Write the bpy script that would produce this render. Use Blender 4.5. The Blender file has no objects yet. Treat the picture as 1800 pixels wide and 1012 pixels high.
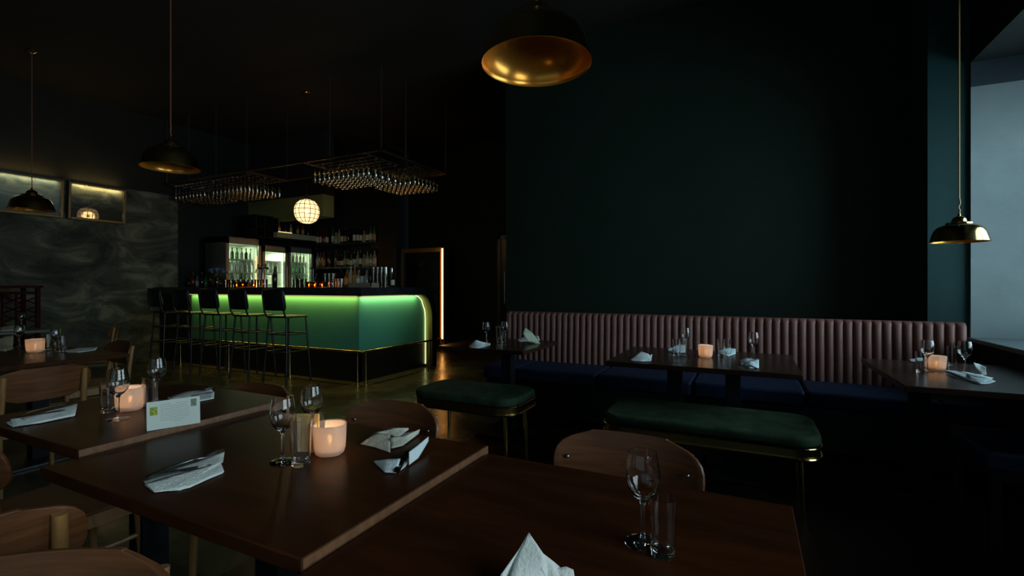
import bpy, math, random
from mathutils import Vector, Matrix, Euler
random.seed(7)
R = math.radians
SC = bpy.context.scene
COL = SC.collection

# ------------------------------------------------------------------ camera, world, daylight, exposure
H = 1.22                      # eye height
F = 850.0                     # focal length in px of the 1800 px wide frame
YAW = 26.0
cam_d = bpy.data.cameras.new('camera'); cam = bpy.data.objects.new('camera', cam_d); COL.objects.link(cam)
cam.location = (0, 0, H); cam.rotation_euler = (R(90), 0, R(YAW))
cam_d.sensor_width = 36; cam_d.lens = 36 * F / 1800; cam_d.shift_y = -3 / 1800; cam_d.clip_start = .03
SC.camera = cam
SC.view_settings.view_transform = 'Standard'; SC.view_settings.look = 'None'
SC.view_settings.exposure = 0.0; SC.view_settings.gamma = 1.0
SC.view_settings.use_curve_mapping = False
SC.cycles.max_bounces = 10; SC.cycles.transmission_bounces = 10; SC.cycles.transparent_max_bounces = 24
SC.cycles.diffuse_bounces = 3; SC.cycles.glossy_bounces = 5
SC.cycles.use_denoising = True; SC.cycles.sample_clamp_indirect = 4.0
SC.cycles.caustics_reflective = False
wld = bpy.data.worlds.new('world'); SC.world = wld; wld.use_nodes = True
wbg = wld.node_tree.nodes['Background']; wbg.inputs[0].default_value = (.45, .68, .8, 1); wbg.inputs[1].default_value = .35

FX, FY = -math.sin(R(YAW)), math.cos(R(YAW))
RX, RY = math.cos(R(YAW)), math.sin(R(YAW))
def at(px, py, z=0.0):
    """room point on the horizontal plane z that the photo shows at px, py"""
    w = (H - z) * F / (py - 503.0); u = (px - 900.0) / F * w
    return Vector((w * FX + u * RX, w * FY + u * RY, z))

def area(name, loc, rot, sx, sy, watt, color, parent=None, spread=180):
    l = bpy.data.lights.new(name, 'AREA'); l.shape = 'RECTANGLE'; l.size = sx; l.size_y = sy
    l.energy = watt; l.color = color; l.spread = R(spread)
    o = bpy.data.objects.new(name, l); COL.objects.link(o); o.location = loc; o.rotation_euler = rot
    if parent: o.parent = parent
    return o
def point(name, loc, watt, color, rad=.01, parent=None):
    l = bpy.data.lights.new(name, 'POINT'); l.energy = watt; l.color = color; l.shadow_soft_size = rad
    o = bpy.data.objects.new(name, l); COL.objects.link(o); o.location = loc
    if parent: o.parent = parent
    return o
DAY = (.62, .86, 1.0); DAY2 = (.80, .95, 1.0)
# daylight entering through the two street windows in the right wall
area('window_daylight', (2.28, 3.3, 1.75), (0, R(90), 0), 1.7, 2.5, 80, DAY)
area('window_daylight', (2.28, -.25, 1.75), (0, R(90), 0), 1.7, 2.3, 74, DAY2)
area('window_daylight', (.52, -2.84, 1.95), (R(90), 0, R(180)), 1.3, 1.9, 9, (.9, .96, 1), spread=140)  # light of an unseen front window, added to brighten the banquette evenly

# ------------------------------------------------------------------ materials
MATS = {}
def nodes(name):
    m = bpy.data.materials.new(name); m.use_nodes = True
    nt = m.node_tree; return m, nt, nt.nodes['Principled BSDF']
def mat(name, col, rough=.5, metal=0., spec=.5, noise=0., nscale=8., bump=0., bscale=40., coat=0., emis=None, estr=0., stretch=(1, 1, 1), col2=None, sheen=0., detail=6., rvar=0.):
    if name in MATS: return MATS[name]
    m, nt, b = nodes(name)
    b.inputs['Base Color'].default_value = (*col, 1); b.inputs['Roughness'].default_value = rough
    b.inputs['Metallic'].default_value = metal; b.inputs['Specular IOR Level'].default_value = spec
    b.inputs['Coat Weight'].default_value = coat; b.inputs['Coat Roughness'].default_value = .12
    b.inputs['Sheen Weight'].default_value = sheen
    if emis: b.inputs['Emission Color'].default_value = (*emis, 1); b.inputs['Emission Strength'].default_value = estr
    if noise or bump or rvar or col2:
        tc = nt.nodes.new('ShaderNodeTexCoord'); mp = nt.nodes.new('ShaderNodeMapping'); mp.inputs['Scale'].default_value = stretch
        nt.links.new(tc.outputs['Object'], mp.inputs[0])
        n = nt.nodes.new('ShaderNodeTexNoise'); n.inputs['Scale'].default_value = nscale; n.inputs['Detail'].default_value = detail
        n.inputs['Roughness'].default_value = .62
        nt.links.new(mp.outputs[0], n.inputs['Vector'])
        if noise or col2:
            r = nt.nodes.new('ShaderNodeValToRGB'); c2 = col2 or tuple(c * (1 - noise) for c in col)
            r.color_ramp.elements[0].position = .32; r.color_ramp.elements[1].position = .68
            r.color_ramp.elements[0].color = (*c2, 1); r.color_ramp.elements[1].color = (*[min(1, c * (1 + (0 if col2 else noise))) for c in col], 1)
            nt.links.new(n.outputs[0], r.inputs[0]); nt.links.new(r.outputs[0], b.inputs['Base Color'])
        if rvar:
            mr = nt.nodes.new('ShaderNodeMapRange'); mr.inputs[1].default_value = .3; mr.inputs[2].default_value = .7
            mr.inputs[3].default_value = rough - rvar; mr.inputs[4].default_value = rough + rvar
            nt.links.new(n.outputs[0], mr.inputs[0]); nt.links.new(mr.outputs[0], b.inputs['Roughness'])
        if bump:
            n2 = nt.nodes.new('ShaderNodeTexNoise'); n2.inputs['Scale'].default_value = bscale; n2.inputs['Detail'].default_value = 5
            nt.links.new(mp.outputs[0], n2.inputs['Vector'])
            bp = nt.nodes.new('ShaderNodeBump'); bp.inputs['Strength'].default_value = bump; bp.inputs['Distance'].default_value = .02
            nt.links.new(n2.outputs[0], bp.inputs['Height']); nt.links.new(bp.outputs[0], b.inputs['Normal'])
    MATS[name] = m; return m

def glass_real(name, tint=(1, 1, 1)):
    m, nt, b = nodes(name)
    b.inputs['Base Color'].default_value = (*tint, 1); b.inputs['Roughness'].default_value = .01
    b.inputs['Transmission Weight'].default_value = 1; b.inputs['IOR'].default_value = 1.45
    return m
def glass_thin(name, tint=(.96, .98, .98), refl=1.5, rough=.04):
    m = bpy.data.materials.new(name); m.use_nodes = True; nt = m.node_tree; nt.nodes.clear()
    o = nt.nodes.new('ShaderNodeOutputMaterial'); mx = nt.nodes.new('ShaderNodeMixShader')
    t = nt.nodes.new('ShaderNodeBsdfTransparent'); t.inputs[0].default_value = (*tint, 1)
    g = nt.nodes.new('ShaderNodeBsdfGlossy'); g.inputs['Roughness'].default_value = rough; g.inputs[0].default_value = (1, .95, .84, 1)
    f = nt.nodes.new('ShaderNodeFresnel'); f.inputs[0].default_value = refl
    nt.links.new(f.outputs[0], mx.inputs[0]); nt.links.new(t.outputs[0], mx.inputs[1]); nt.links.new(g.outputs[0], mx.inputs[2])
    nt.links.new(mx.outputs[0], o.inputs[0]); return m
def frosted(name, col=(.85, .74, .68)):
    m = bpy.data.materials.new(name); m.use_nodes = True; nt = m.node_tree; nt.nodes.clear()
    o = nt.nodes.new('ShaderNodeOutputMaterial'); mx = nt.nodes.new('ShaderNodeMixShader'); mx.inputs[0].default_value = .45
    t = nt.nodes.new('ShaderNodeBsdfTranslucent'); t.inputs[0].default_value = (*col, 1)
    d = nt.nodes.new('ShaderNodeBsdfPrincipled'); d.inputs['Base Color'].default_value = (*col, 1); d.inputs['Roughness'].default_value = .35
    tc = nt.nodes.new('ShaderNodeTexCoord'); n = nt.nodes.new('ShaderNodeTexNoise'); n.inputs['Scale'].default_value = 60
    bp = nt.nodes.new('ShaderNodeBump'); bp.inputs['Strength'].default_value = .25; bp.inputs['Distance'].default_value = .003
    nt.links.new(tc.outputs['Object'], n.inputs['Vector']); nt.links.new(n.outputs[0], bp.inputs['Height']); nt.links.new(bp.outputs[0], d.inputs['Normal'])
    nt.links.new(t.outputs[0], mx.inputs[1]); nt.links.new(d.outputs[0], mx.inputs[2]); rf = nt.nodes.new('ShaderNodeBsdfRefraction'); rf.inputs['Roughness'].default_value = .6; rf.inputs['IOR'].default_value = 1.05; rf.inputs[0].default_value = (1, .9, .8, 1)
    m2 = nt.nodes.new('ShaderNodeMixShader'); m2.inputs[0].default_value = .22
    nt.links.new(mx.outputs[0], m2.inputs[1]); nt.links.new(rf.outputs[0], m2.inputs[2]); nt.links.new(m2.outputs[0], o.inputs[0]); return m
def emit(name, col, s):
    m = bpy.data.materials.new(name); m.use_nodes = True; nt = m.node_tree; nt.nodes.clear()
    o = nt.nodes.new('ShaderNodeOutputMaterial'); e = nt.nodes.new('ShaderNodeEmission')
    e.inputs[0].default_value = (*col, 1); e.inputs[1].default_value = s; nt.links.new(e.outputs[0], o.inputs[0]); return m

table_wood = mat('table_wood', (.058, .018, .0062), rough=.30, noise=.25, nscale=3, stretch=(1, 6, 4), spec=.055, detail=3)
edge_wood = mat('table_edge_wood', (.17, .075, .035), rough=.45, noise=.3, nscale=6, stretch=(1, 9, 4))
ply = mat('walnut_plywood', (.15, .055, .020), rough=.38, noise=.35, nscale=5, stretch=(1, 1, 14))
oak = mat('honey_oak', (.30, .15, .05), rough=.4, noise=.25, nscale=8, stretch=(6, 6, 1))
dark_wood = mat('dark_table_wood', (.035, .016, .009), rough=.27, noise=.25, nscale=3, stretch=(1, 6, 4), spec=.22, detail=3)
brass = mat('brushed_brass', (.62, .47, .18), rough=.15, metal=1, noise=.12, nscale=30)
brass_in = mat('gold_lining', (1.0, .40, .05), rough=.24, metal=.6)
steel = mat('stainless_steel', (.45, .5, .48), rough=.3, metal=1)
cutlery = mat('cutlery_steel', (.36, .38, .38), rough=.2, metal=1)
black_metal = mat('black_powder_metal', (.012, .013, .014), rough=.35, spec=.5)
linen = mat('white_linen', (.80, .85, .82), rough=.85, bump=.25, bscale=160, noise=.04, nscale=30)
linen_cream = mat('cream_linen', (.62, .66, .46), rough=.85, bump=.25, bscale=160)
paper = mat('card_paper', (.62, .68, .62), rough=.8)
green_velvet = mat('green_velvet', (.034, .060, .032), rough=.75, noise=.4, nscale=10, spec=.15)
blue_leather = mat('navy_upholstery', (.011, .028, .068), rough=.6, noise=.2, nscale=12, spec=.25)
pink_leather = mat('rose_leather', (.31, .138, .11), rough=.5, noise=.12, nscale=9)
green_wall = mat('dark_green_paint', (.0020, .0165, .0075), rough=.75, noise=.12, nscale=3)
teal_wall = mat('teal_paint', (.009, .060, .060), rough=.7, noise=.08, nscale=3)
black_wall = mat('black_green_paint', (.004, .011, .008), rough=.8, noise=.2, nscale=2)
bulk_wall = mat('olive_bulkhead_paint', (.20, .23, .08), rough=.8, noise=.1, nscale=2)
ceil_m = mat('black_plaster_ceiling', (.011, .009, .004), rough=.85, noise=.5, nscale=.7, bump=.3, bscale=6)
floor_m = mat('polished_concrete', (.085, .072, .034), rough=.26, noise=.4, nscale=1.6, bump=.12, bscale=9, rvar=.07, spec=.55)
panel_green = mat('bar_front_green', (.085, .38, .26), rough=.45, noise=.06, nscale=2)
kick_m = mat('bar_plinth_black', (.012, .013, .009), rough=.4)
counter_m = mat('bar_counter_black', (.035, .034, .038), rough=.22, noise=.3, nscale=5)
rim_m = mat('bar_rim_green', (.34, .36, .12), rough=.5)
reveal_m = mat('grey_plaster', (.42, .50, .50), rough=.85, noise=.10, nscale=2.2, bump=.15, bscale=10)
reveal_shade = mat('shaded_band_plaster', (.055, .08, .10), rough=.85, noise=.08, nscale=3)  # shade at the top of the reveal, put into a darker plaster colour
sill_m = mat('sill_stone', (.20, .27, .28), rough=.5)
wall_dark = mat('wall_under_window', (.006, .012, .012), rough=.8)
neon_m = emit('neon_orange', (1, .42, .10), 9)
neon_ch = mat('neon_channel', (.45, .25, .08), rough=.6)
led_m = emit('led_strip_light', (1, .85, .35), .5)
arc_m = emit('led_arc_light', (1, .98, .45), 1.7)
globe_m = emit('lantern_glass', (1, .62, .27), 2.6)
_nt = globe_m.node_tree; _mx = _nt.nodes.new('ShaderNodeMixShader'); _mx.inputs[0].default_value = .30; _tr = _nt.nodes.new('ShaderNodeBsdfTransparent')
_e = [n for n in _nt.nodes if n.type == 'EMISSION'][0]; _o = [n for n in _nt.nodes if n.type == 'OUTPUT_MATERIAL'][0]
_nt.links.new(_e.outputs[0], _mx.inputs[1]); _nt.links.new(_tr.outputs[0], _mx.inputs[2]); _nt.links.new(_mx.outputs[0], _o.inputs[0])
flame_m = emit('candle_flame', (1, .60, .22), 45)
wax_m = mat('candle_wax', (.8, .62, .4), rough=.5)
fridge_in = mat('fridge_liner', (.55, .62, .52), rough=.6)
pic_gold = mat('gilt_frame', (.22, .17, .08), rough=.4, metal=.6)
frost_m = frosted('frosted_candle_glass')
G_WINE = glass_real('wine_glass_crystal')
G_THIN = glass_thin('thin_clear_glass')
G_RACK = glass_thin('hanging_glass_crystal', (.90, .92, .88), 3.4)
G_PANE = glass_thin('pane_glass', (.95, .97, .97), 1.45, .005)

# concrete wall with streaky lighter veins
def concrete():
    m, nt, b = nodes('trowelled_concrete')
    tc = nt.nodes.new('ShaderNodeTexCoord'); mp = nt.nodes.new('ShaderNodeMapping'); mp.inputs['Scale'].default_value = (1, .7, 1.5)
    nt.links.new(tc.outputs['Object'], mp.inputs[0])
    n = nt.nodes.new('ShaderNodeTexNoise'); n.inputs['Scale'].default_value = 2.1; n.inputs['Detail'].default_value = 9; n.inputs['Roughness'].default_value = .65; n.inputs['Distortion'].default_value = 1.1
    nt.links.new(mp.outputs[0], n.inputs['Vector'])
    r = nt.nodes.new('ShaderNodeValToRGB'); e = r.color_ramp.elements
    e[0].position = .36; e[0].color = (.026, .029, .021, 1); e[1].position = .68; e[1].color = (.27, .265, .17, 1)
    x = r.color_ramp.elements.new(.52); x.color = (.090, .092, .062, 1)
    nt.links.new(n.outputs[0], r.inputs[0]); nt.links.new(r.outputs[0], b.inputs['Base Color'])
    b.inputs['Roughness'].default_value = .8
    bp = nt.nodes.new('ShaderNodeBump'); bp.inputs['Strength'].default_value = .35; bp.inputs['Distance'].default_value = .02
    nt.links.new(n.outputs[0], bp.inputs['Height']); nt.links.new(bp.outputs[0], b.inputs['Normal'])
    return m
concrete_m = concrete()

# ------------------------------------------------------------------ mesh builder
class MB:
    def __init__(s): s.v = []; s.f = []
    def add(s, vs, fs):
        o = len(s.v); s.v += [tuple(v) for v in vs]; s.f += [tuple(i + o for i in f) for f in fs]; return s
    def box(s, x0, x1, y0, y1, z0, z1):
        v = [(x, y, z) for z in (z0, z1) for y in (y0, y1) for x in (x0, x1)]
        return s.add(v, [(0, 2, 3, 1), (4, 5, 7, 6), (0, 1, 5, 4), (2, 6, 7, 3), (0, 4, 6, 2), (1, 3, 7, 5)])
    def tube(s, pts, rad, n=10, cap=True):
        pts = [Vector(p) for p in pts]; k = len(pts)
        if not hasattr(rad, '__len__'): rad = [rad] * k
        t0 = (pts[1] - pts[0]).normalized(); a = Vector((0, 0, 1)) if abs(t0.z) < .9 else Vector((1, 0, 0))
        nrm = t0.cross(a).normalized(); vs = []; fs = []
        for i, p in enumerate(pts):
            t = (pts[min(i + 1, k - 1)] - pts[max(i - 1, 0)]).normalized()
            nrm = (nrm - t * nrm.dot(t)).normalized(); b = t.cross(nrm)
            for j in range(n):
                c = 2 * math.pi * j / n; vs.append(p + (nrm * math.cos(c) + b * math.sin(c)) * rad[i])
        for i in range(k - 1):
            for j in range(n):
                q = (j + 1) % n; fs.append((i * n + j, i * n + q, (i + 1) * n + q, (i + 1) * n + j))
        if cap: fs.append(tuple(reversed(range(n)))); fs.append(tuple((k - 1) * n + j for j in range(n)))
        return s.add(vs, fs)
    def lathe(s, prof, n=32, c=(0, 0, 0), wob=None, cap=(1, 1)):
        vs = []; fs = []; k = len(prof)
        for i, (r, z) in enumerate(prof):
            for j in range(n):
                a = 2 * math.pi * j / n; q = r * (wob(a, z) if wob else 1)
                vs.append((c[0] + q * math.cos(a), c[1] + q * math.sin(a), c[2] + z))
        for i in range(k - 1):
            for j in range(n):
                q = (j + 1) % n; fs.append((i * n + j, i * n + q, (i + 1) * n + q, (i + 1) * n + j))
        if prof[0][0] > 0 and cap[0]: fs.append(tuple(reversed(range(n))))
        if prof[-1][0] > 0 and cap[1]: fs.append(tuple((k - 1) * n + j for j in range(n)))
        return s.add(vs, fs)
    def prism(s, poly, z0, z1):
        n = len(poly); v = [(x, y, z0) for x, y in poly] + [(x, y, z1) for x, y in poly]
        return s.add(v, [tuple(reversed(range(n))), tuple(range(n, 2 * n))] + [(i, (i + 1) % n, n + (i + 1) % n, n + i) for i in range(n)])
    def prism_x(s, poly, x0, x1):      # poly in (y, z)
        n = len(poly); v = [(x0, y, z) for y, z in poly] + [(x1, y, z) for y, z in poly]
        return s.add(v, [tuple(reversed(range(n))), tuple(range(n, 2 * n))] + [(i, (i + 1) % n, n + (i + 1) % n, n + i) for i in range(n)])
    def sphere(s, c, r, n=16, sz=1.):
        prof = [(max(1e-4, r * math.sin(math.pi * i / n)), -r * sz * math.cos(math.pi * i / n)) for i in range(n + 1)]
        return s.lathe(prof, n * 2, c)
    def obj(s, name, m, parent=None, bevel=0, seg=2, sub=0, solid=0, ang=38):
        me = bpy.data.meshes.new(name); me.from_pydata(s.v, [], s.f); me.update()
        import bmesh
        bm = bmesh.new(); bm.from_mesh(me); bmesh.ops.remove_doubles(bm, verts=bm.verts, dist=2e-5)
        bmesh.ops.recalc_face_normals(bm, faces=bm.faces); bm.to_mesh(me); bm.free()
        me.polygons.foreach_set('use_smooth', [True] * len(me.polygons)); me.set_sharp_from_angle(angle=R(ang))
        me.materials.append(m)
        o = bpy.data.objects.new(name, me); COL.objects.link(o)
        if parent: o.parent = parent
        if solid: q = o.modifiers.new('solid', 'SOLIDIFY'); q.thickness = solid; q.offset = 0
        if bevel: q = o.modifiers.new('bevel', 'BEVEL'); q.width = bevel; q.segments = seg; q.limit_method = 'ANGLE'; q.harden_normals = False
        if sub: q = o.modifiers.new('sub', 'SUBSURF'); q.levels = sub; q.render_levels = sub
        return o

def tag(o, label=None, cat=None, group=None, kind=None):
    if label: o['label'] = label
    if cat: o['category'] = cat
    if group: o['group'] = group
    if kind: o['kind'] = kind
    return o
def thing(name, label, cat, loc=(0, 0, 0), rz=0, group=None):
    o = bpy.data.objects.new(name, None); o.empty_display_size = .1; COL.objects.link(o)
    o.location = loc; o.rotation_euler = (0, 0, rz); return tag(o, label, cat, group)
def struct(name, mb, m, **k): return tag(mb.obj(name, m, **k), kind='structure')
def dup(src, loc, rz=0, label=None, group=None, scale=None):
    r = src.copy(); COL.objects.link(r); r.location = loc; r.rotation_euler = (0, 0, rz)
    if label: r['label'] = label
    if group: r['group'] = group
    if scale: r.scale = (scale,) * 3 if not hasattr(scale, '__len__') else scale
    def kids(a, b):
        for ch in list(a.children):
            c = ch.copy(); COL.objects.link(c); c.parent = b; kids(ch, c)
    kids(src, r)
    return r
def rrect(x0, x1, y0, y1, r, n=8):
    P = []
    for cx, cy, a in ((x1 - r, y1 - r, 0), (x0 + r, y1 - r, 90), (x0 + r, y0 + r, 180), (x1 - r, y0 + r, 270)):
        for i in range(n + 1):
            t = R(a + 90 * i / n); P.append((cx + r * math.cos(t), cy + r * math.sin(t)))
    return P

# ------------------------------------------------------------------ the setting
XL, XR, YB, YF, ZC = -8.8, 1.45, 5.05, -2.6, 4.0
struct('floor', MB().box(-9.2, -2.0, -3, 8.6, -.1, 0), floor_m)
struct('floor_dining', MB().box(-2.0, 2.4, -3, 8.6, -.1, 0), mat('dark_plank_floor', (.022, .012, .007), rough=.38, noise=.4, nscale=3, stretch=(8, .6, 1), spec=.3))
struct('ceiling', MB().box(-9.2, 2.4, -3, 8.6, ZC, ZC + .1), ceil_m)
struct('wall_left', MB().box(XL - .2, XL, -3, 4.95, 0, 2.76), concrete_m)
struct('wall_left_upper', MB().box(XL - .2, XL, -3, 4.95, 2.76, ZC), mat('shaded_upper_wall', (.010, .009, .004), rough=.8, noise=.4, nscale=2))  # upper wall coloured near black to imitate light falling off above the pictures
struct('wall_left_bar', MB().box(XL - .2, XL, 4.95, 8.6, 0, ZC), black_wall)
struct('wall_back', MB().box(-2.54, XR, YB, YB + .15, 0, ZC), green_wall)
struct('wall_passage', MB().box(-2.54, -2.4, YB + .15, 8.1, 0, ZC), black_wall)
struct('wall_back_far', MB().box(-6.35, -2.4, 8.1, 8.3, 0, ZC), black_wall)
struct('wall_back_bar', MB().box(-9, -6.45, 7.3, 8.3, 0, ZC), black_wall)
struct('wall_front', MB().box(-9, -3.2, YF - .2, YF, 0, ZC).box(1.3, 2.4, YF - .2, YF, 0, ZC).box(-3.2, 1.3, YF - .2, YF, 0, .42).box(-3.2, 1.3, YF - .2, YF, 3.0, ZC), black_wall)
w3 = MB()
for x in (-3.2, -1.70, -.20, 1.24): w3.box(x, x + .06, YF - .14, YF - .08, .42, 3.0)
w3.box(-3.2, 1.3, YF - .14, YF - .08, .42, .48).box(-3.2, 1.3, YF - .14, YF - .08, 2.94, 3.0)
w3 = struct('window_3', w3, black_metal)  # unseen window behind the camera, added for banquette light and pendant reflections
MB().box(-3.15, 1.25, YF - .115, YF - .108, .47, 2.95).obj('pane', G_PANE, w3)
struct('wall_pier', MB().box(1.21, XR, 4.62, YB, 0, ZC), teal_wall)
# right wall with two deep window openings
wr = MB()
SILL, HEAD = .85, 2.84
wins = ((-1.45, .95), (1.9, 4.6))
wr.box(XR, 2.3, YF, wins[0][0], 0, ZC); wr.box(XR, 2.3, wins[0][1], wins[1][0], 0, ZC)
for a, b in wins:
    wr.box(XR, 2.3, a, b, 0, SILL - .03); wr.box(XR, 2.3, a, b, HEAD, ZC)
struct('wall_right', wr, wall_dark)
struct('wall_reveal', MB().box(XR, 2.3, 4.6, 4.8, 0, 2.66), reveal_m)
struct('trim_1', MB().box(XR, 2.3, 4.6, 4.8, 2.66, HEAD + .02), reveal_shade)  # band coloured darker for the shade under the window head
struct('wall_right_end', MB().box(XR, 2.4, 4.6, YB + .2, HEAD + .02, ZC), wall_dark)
struct('wall_right_corner', MB().box(XR, 2.4, 4.8, YB + .2, 0, HEAD + .02), wall_dark)
for i, (a, b) in enumerate(wins):
    f = MB()
    f.box(2.18, 2.24, a, a + .06, SILL, HEAD); f.box(2.18, 2.24, b - .06, b, SILL, HEAD)
    f.box(2.18, 2.24, a, b, SILL, SILL + .06); f.box(2.18, 2.24, a, b, HEAD - .14, HEAD)
    for k in (1, 2): y = a + (b - a) * k / 3; f.box(2.18, 2.24, y - .03, y + .03, SILL, HEAD)
    w = struct('window_%d' % (i + 1), f, black_metal)
    MB().box(2.205, 2.211, a + .05, b - .05, SILL + .05, HEAD - .13).obj('pane', G_PANE, w)
    struct('trim_%d' % (i + 2), MB().box(XR - .02, 2.2, a, b, SILL - .03, SILL), sill_m, bevel=.004)
# black door far back in the passage
d = struct('door_1', MB().box(-4.15, -3.35, 8.04, 8.09, 0, 2.1), black_metal)
MB().box(-4.22, -4.15, 8.02, 8.1, 0, 2.17).box(-3.35, -3.28, 8.02, 8.1, 0, 2.17).box(-4.22, -3.28, 8.02, 8.1, 2.1, 2.17).obj('door_frame', mat('grey_door_frame', (.05, .06, .06), rough=.4), d)
MB().tube([(-4.05, 8.0, .9), (-4.05, 8.0, 1.5)], .012).obj('door_handle', steel, d)

# bulkhead above the back bar
tag(MB().box(-8.8, -6.78, 6.25, 6.5, 2.47, 2.86).obj('ceiling_bulkhead', bulk_wall), kind='structure')
struct('wall_above_bulkhead', MB().box(-8.8, -6.78, 6.3, 6.5, 2.86, ZC), black_wall)

# ------------------------------------------------------------------ doorway with the neon tube
dr = thing('mirrored_doorway', 'tall dark glass doorway with olive header at the end of the bar', 'doorway', (-5.8, 7.9, 0))
MB().box(-.52, .40, 0, .03, .05, 1.9).obj('dark_glass', mat('dark_blue_glass', (.006, .016, .024), rough=.08, spec=.6), dr)
MB().box(-.56, .40, -.02, .06, 1.9, 1.98).obj('header', mat('olive_metal', (.30, .22, .05), rough=.4, metal=.3), dr, bevel=.004)
MB().box(-.56, -.52, -.06, .06, 0, 1.9).obj('jamb', steel, dr)
MB().box(.40, .43, -.03, .06, 0, 1.98).box(.43, .53, -.01, .06, 0, 1.98).box(.53, .56, -.12, .06, 0, 1.98).obj('neon_channel', neon_ch, dr)
nt_ = thing('neon_tube', 'vertical orange neon tube glowing in the doorway jamb', 'neon light', (-5.32, 7.84, 0))
MB().tube([(0, 0, .2), (0, 0, 1.96)], .02, 12).obj('tube', neon_m, nt_)
MB().tube([(0, 0, .14), (0, 0, .2)], .026, 12).tube([(0, 0, 1.955), (0, 0, 1.98)], .026, 12).obj('end_cap', black_metal, nt_)

# ------------------------------------------------------------------ the bar
BX0, BX1, BY0, BY1 = -8.1, -4.30, 4.56, 6.17      # outline of counter slab
bar = thing('bar_counter', 'long green-fronted bar with a black top and a rounded end, glowing along its edge', 'bar', (0, 0, 0))
bar.location = (-6.2, 5.0, 0); OX, OY = 6.2, -5.0
def B(mb): 
    mb.v = [(x + OX, y + OY, z) for x, y, z in mb.v]; return mb
PX, PY = BX1 - .13, BY0 + .10                      # panel planes
B(MB().box(-7.92, PX - .041, PY, PY + .04, .40, 1.10)).obj('front_panel', panel_green, bar)
B(MB().box(-8.76, -7.921, PY - .002, PY + .05, 0, 1.10)).obj('end_panel', kick_m, bar)
B(MB().box(PX - .04, PX, PY, BY1 - .1, .40, 1.10)).obj('side_panel', panel_green, bar)
B(MB().box(-7.92, PX - .002, PY + .002, PY + .05, 0, .40).box(PX - .05, PX - .002, PY + .002, BY1 - .1, 0, .40)).obj('plinth', kick_m, bar)
B(MB().box(-8.78, BX1 - .6, BY0, BY0 + .62, 1.10, 1.205)).obj('counter_top', counter_m, bar, bevel=.004)
def rim(th, y1, zt, r):       # outline in (y, z) of slab that bends down to the floor
    o = [(BY0, zt - th), (BY0, zt)]
    n = 18
    for i in range(n + 1):
        a = R(90 - 90 * i / n); o.append((y1 - r + r * math.cos(a), zt - r * 1.35 + r * 1.35 * math.sin(a)))
    o.append((y1, 0)); o.append((y1 - th, 0))
    for i in range(n + 1):
        a = R(90 * i / n); o.append((y1 - r + (r - th) * math.cos(a), zt - r * 1.35 + (r * 1.35 - th) * math.sin(a)))
    return o
rm = MB().prism_x(rim(.105, BY1, 1.205, .36), BX1 - .6, BX1)
B(rm).obj('curved_end_slab', counter_m, bar)
rl = MB()                       # green lining inside the curved slab
n = 18
L = []
for i in range(n + 1):
    a = R(90 - 90 * i / n); L.append((BY1 - .36 + .252 * math.cos(a), 1.205 - .486 + .378 * math.sin(a)))
L = [(BY1 - .62, 1.097)] + L + [(BY1 - .108, .0)]
vs = []; fs = []
for i, (y, z) in enumerate(L): vs += [(PX - .01, y, z), (BX1 - .003, y, z)]
for i in range(len(L) - 1): fs.append((2 * i, 2 * i + 1, 2 * i + 3, 2 * i + 2))
B(rl.add(vs, fs)).obj('rim_lining', rim_m, bar, solid=.004)
arc = [(PX + .012, y - .018 * (1 if z < 1.0 else .3), z - .018 * (1 if z > .9 else 0)) for y, z in L[1:-1]] + [(PX + .012, BY1 - .126, .42), (PX + .012, BY1 - .126, .04)]
B(MB().tube(arc, .006, 8)).obj('arc_light', arc_m, bar)
B(MB().box(-7.90, PX, PY - .05, PY - .035, 1.088, 1.099).box(PX + .035, PX + .05, PY, BY1 - .5, 1.088, 1.099)).obj('light_strip', led_m, bar)
LC = (1, .72, .16)
area('bar_front_light', (-6.18 + OX, PY - .045 + OY, 1.085), (R(12), 0, 0), 3.46, .012, 7.2, LC, bar)
area('bar_side_light', (PX + .045 + OX, 5.25 + OY, 1.085), (0, R(12), 0), .012, 1.15, 2.8, (1, .86, .34), bar)
rail = MB(); RYv, RXv = BY0 - .02, BX1 + .03
rail.tube([(BX0, RYv, .41), (RXv - .06, RYv, .41), (RXv - .015, RYv + .015, .41), (RXv, RYv + .06, .41), (RXv, BY1 + .05, .41)], .014, 10)
B(rail).obj('foot_rail', brass, bar)
for (x, y) in [(-8.0, RYv), (-6.9, RYv), (-6.82, RYv), (-5.62, RYv), (-5.54, RYv), (RXv - .07, RYv), (RXv, RYv + .07), (RXv, 5.9), (RXv, 5.96)]:
    B(MB().tube([(x, y, 0), (x, y, .40)], .011, 10).tube([(x, y, 0), (x, y, .012)], .028, 12)).obj('rail_post', brass, bar)

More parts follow.
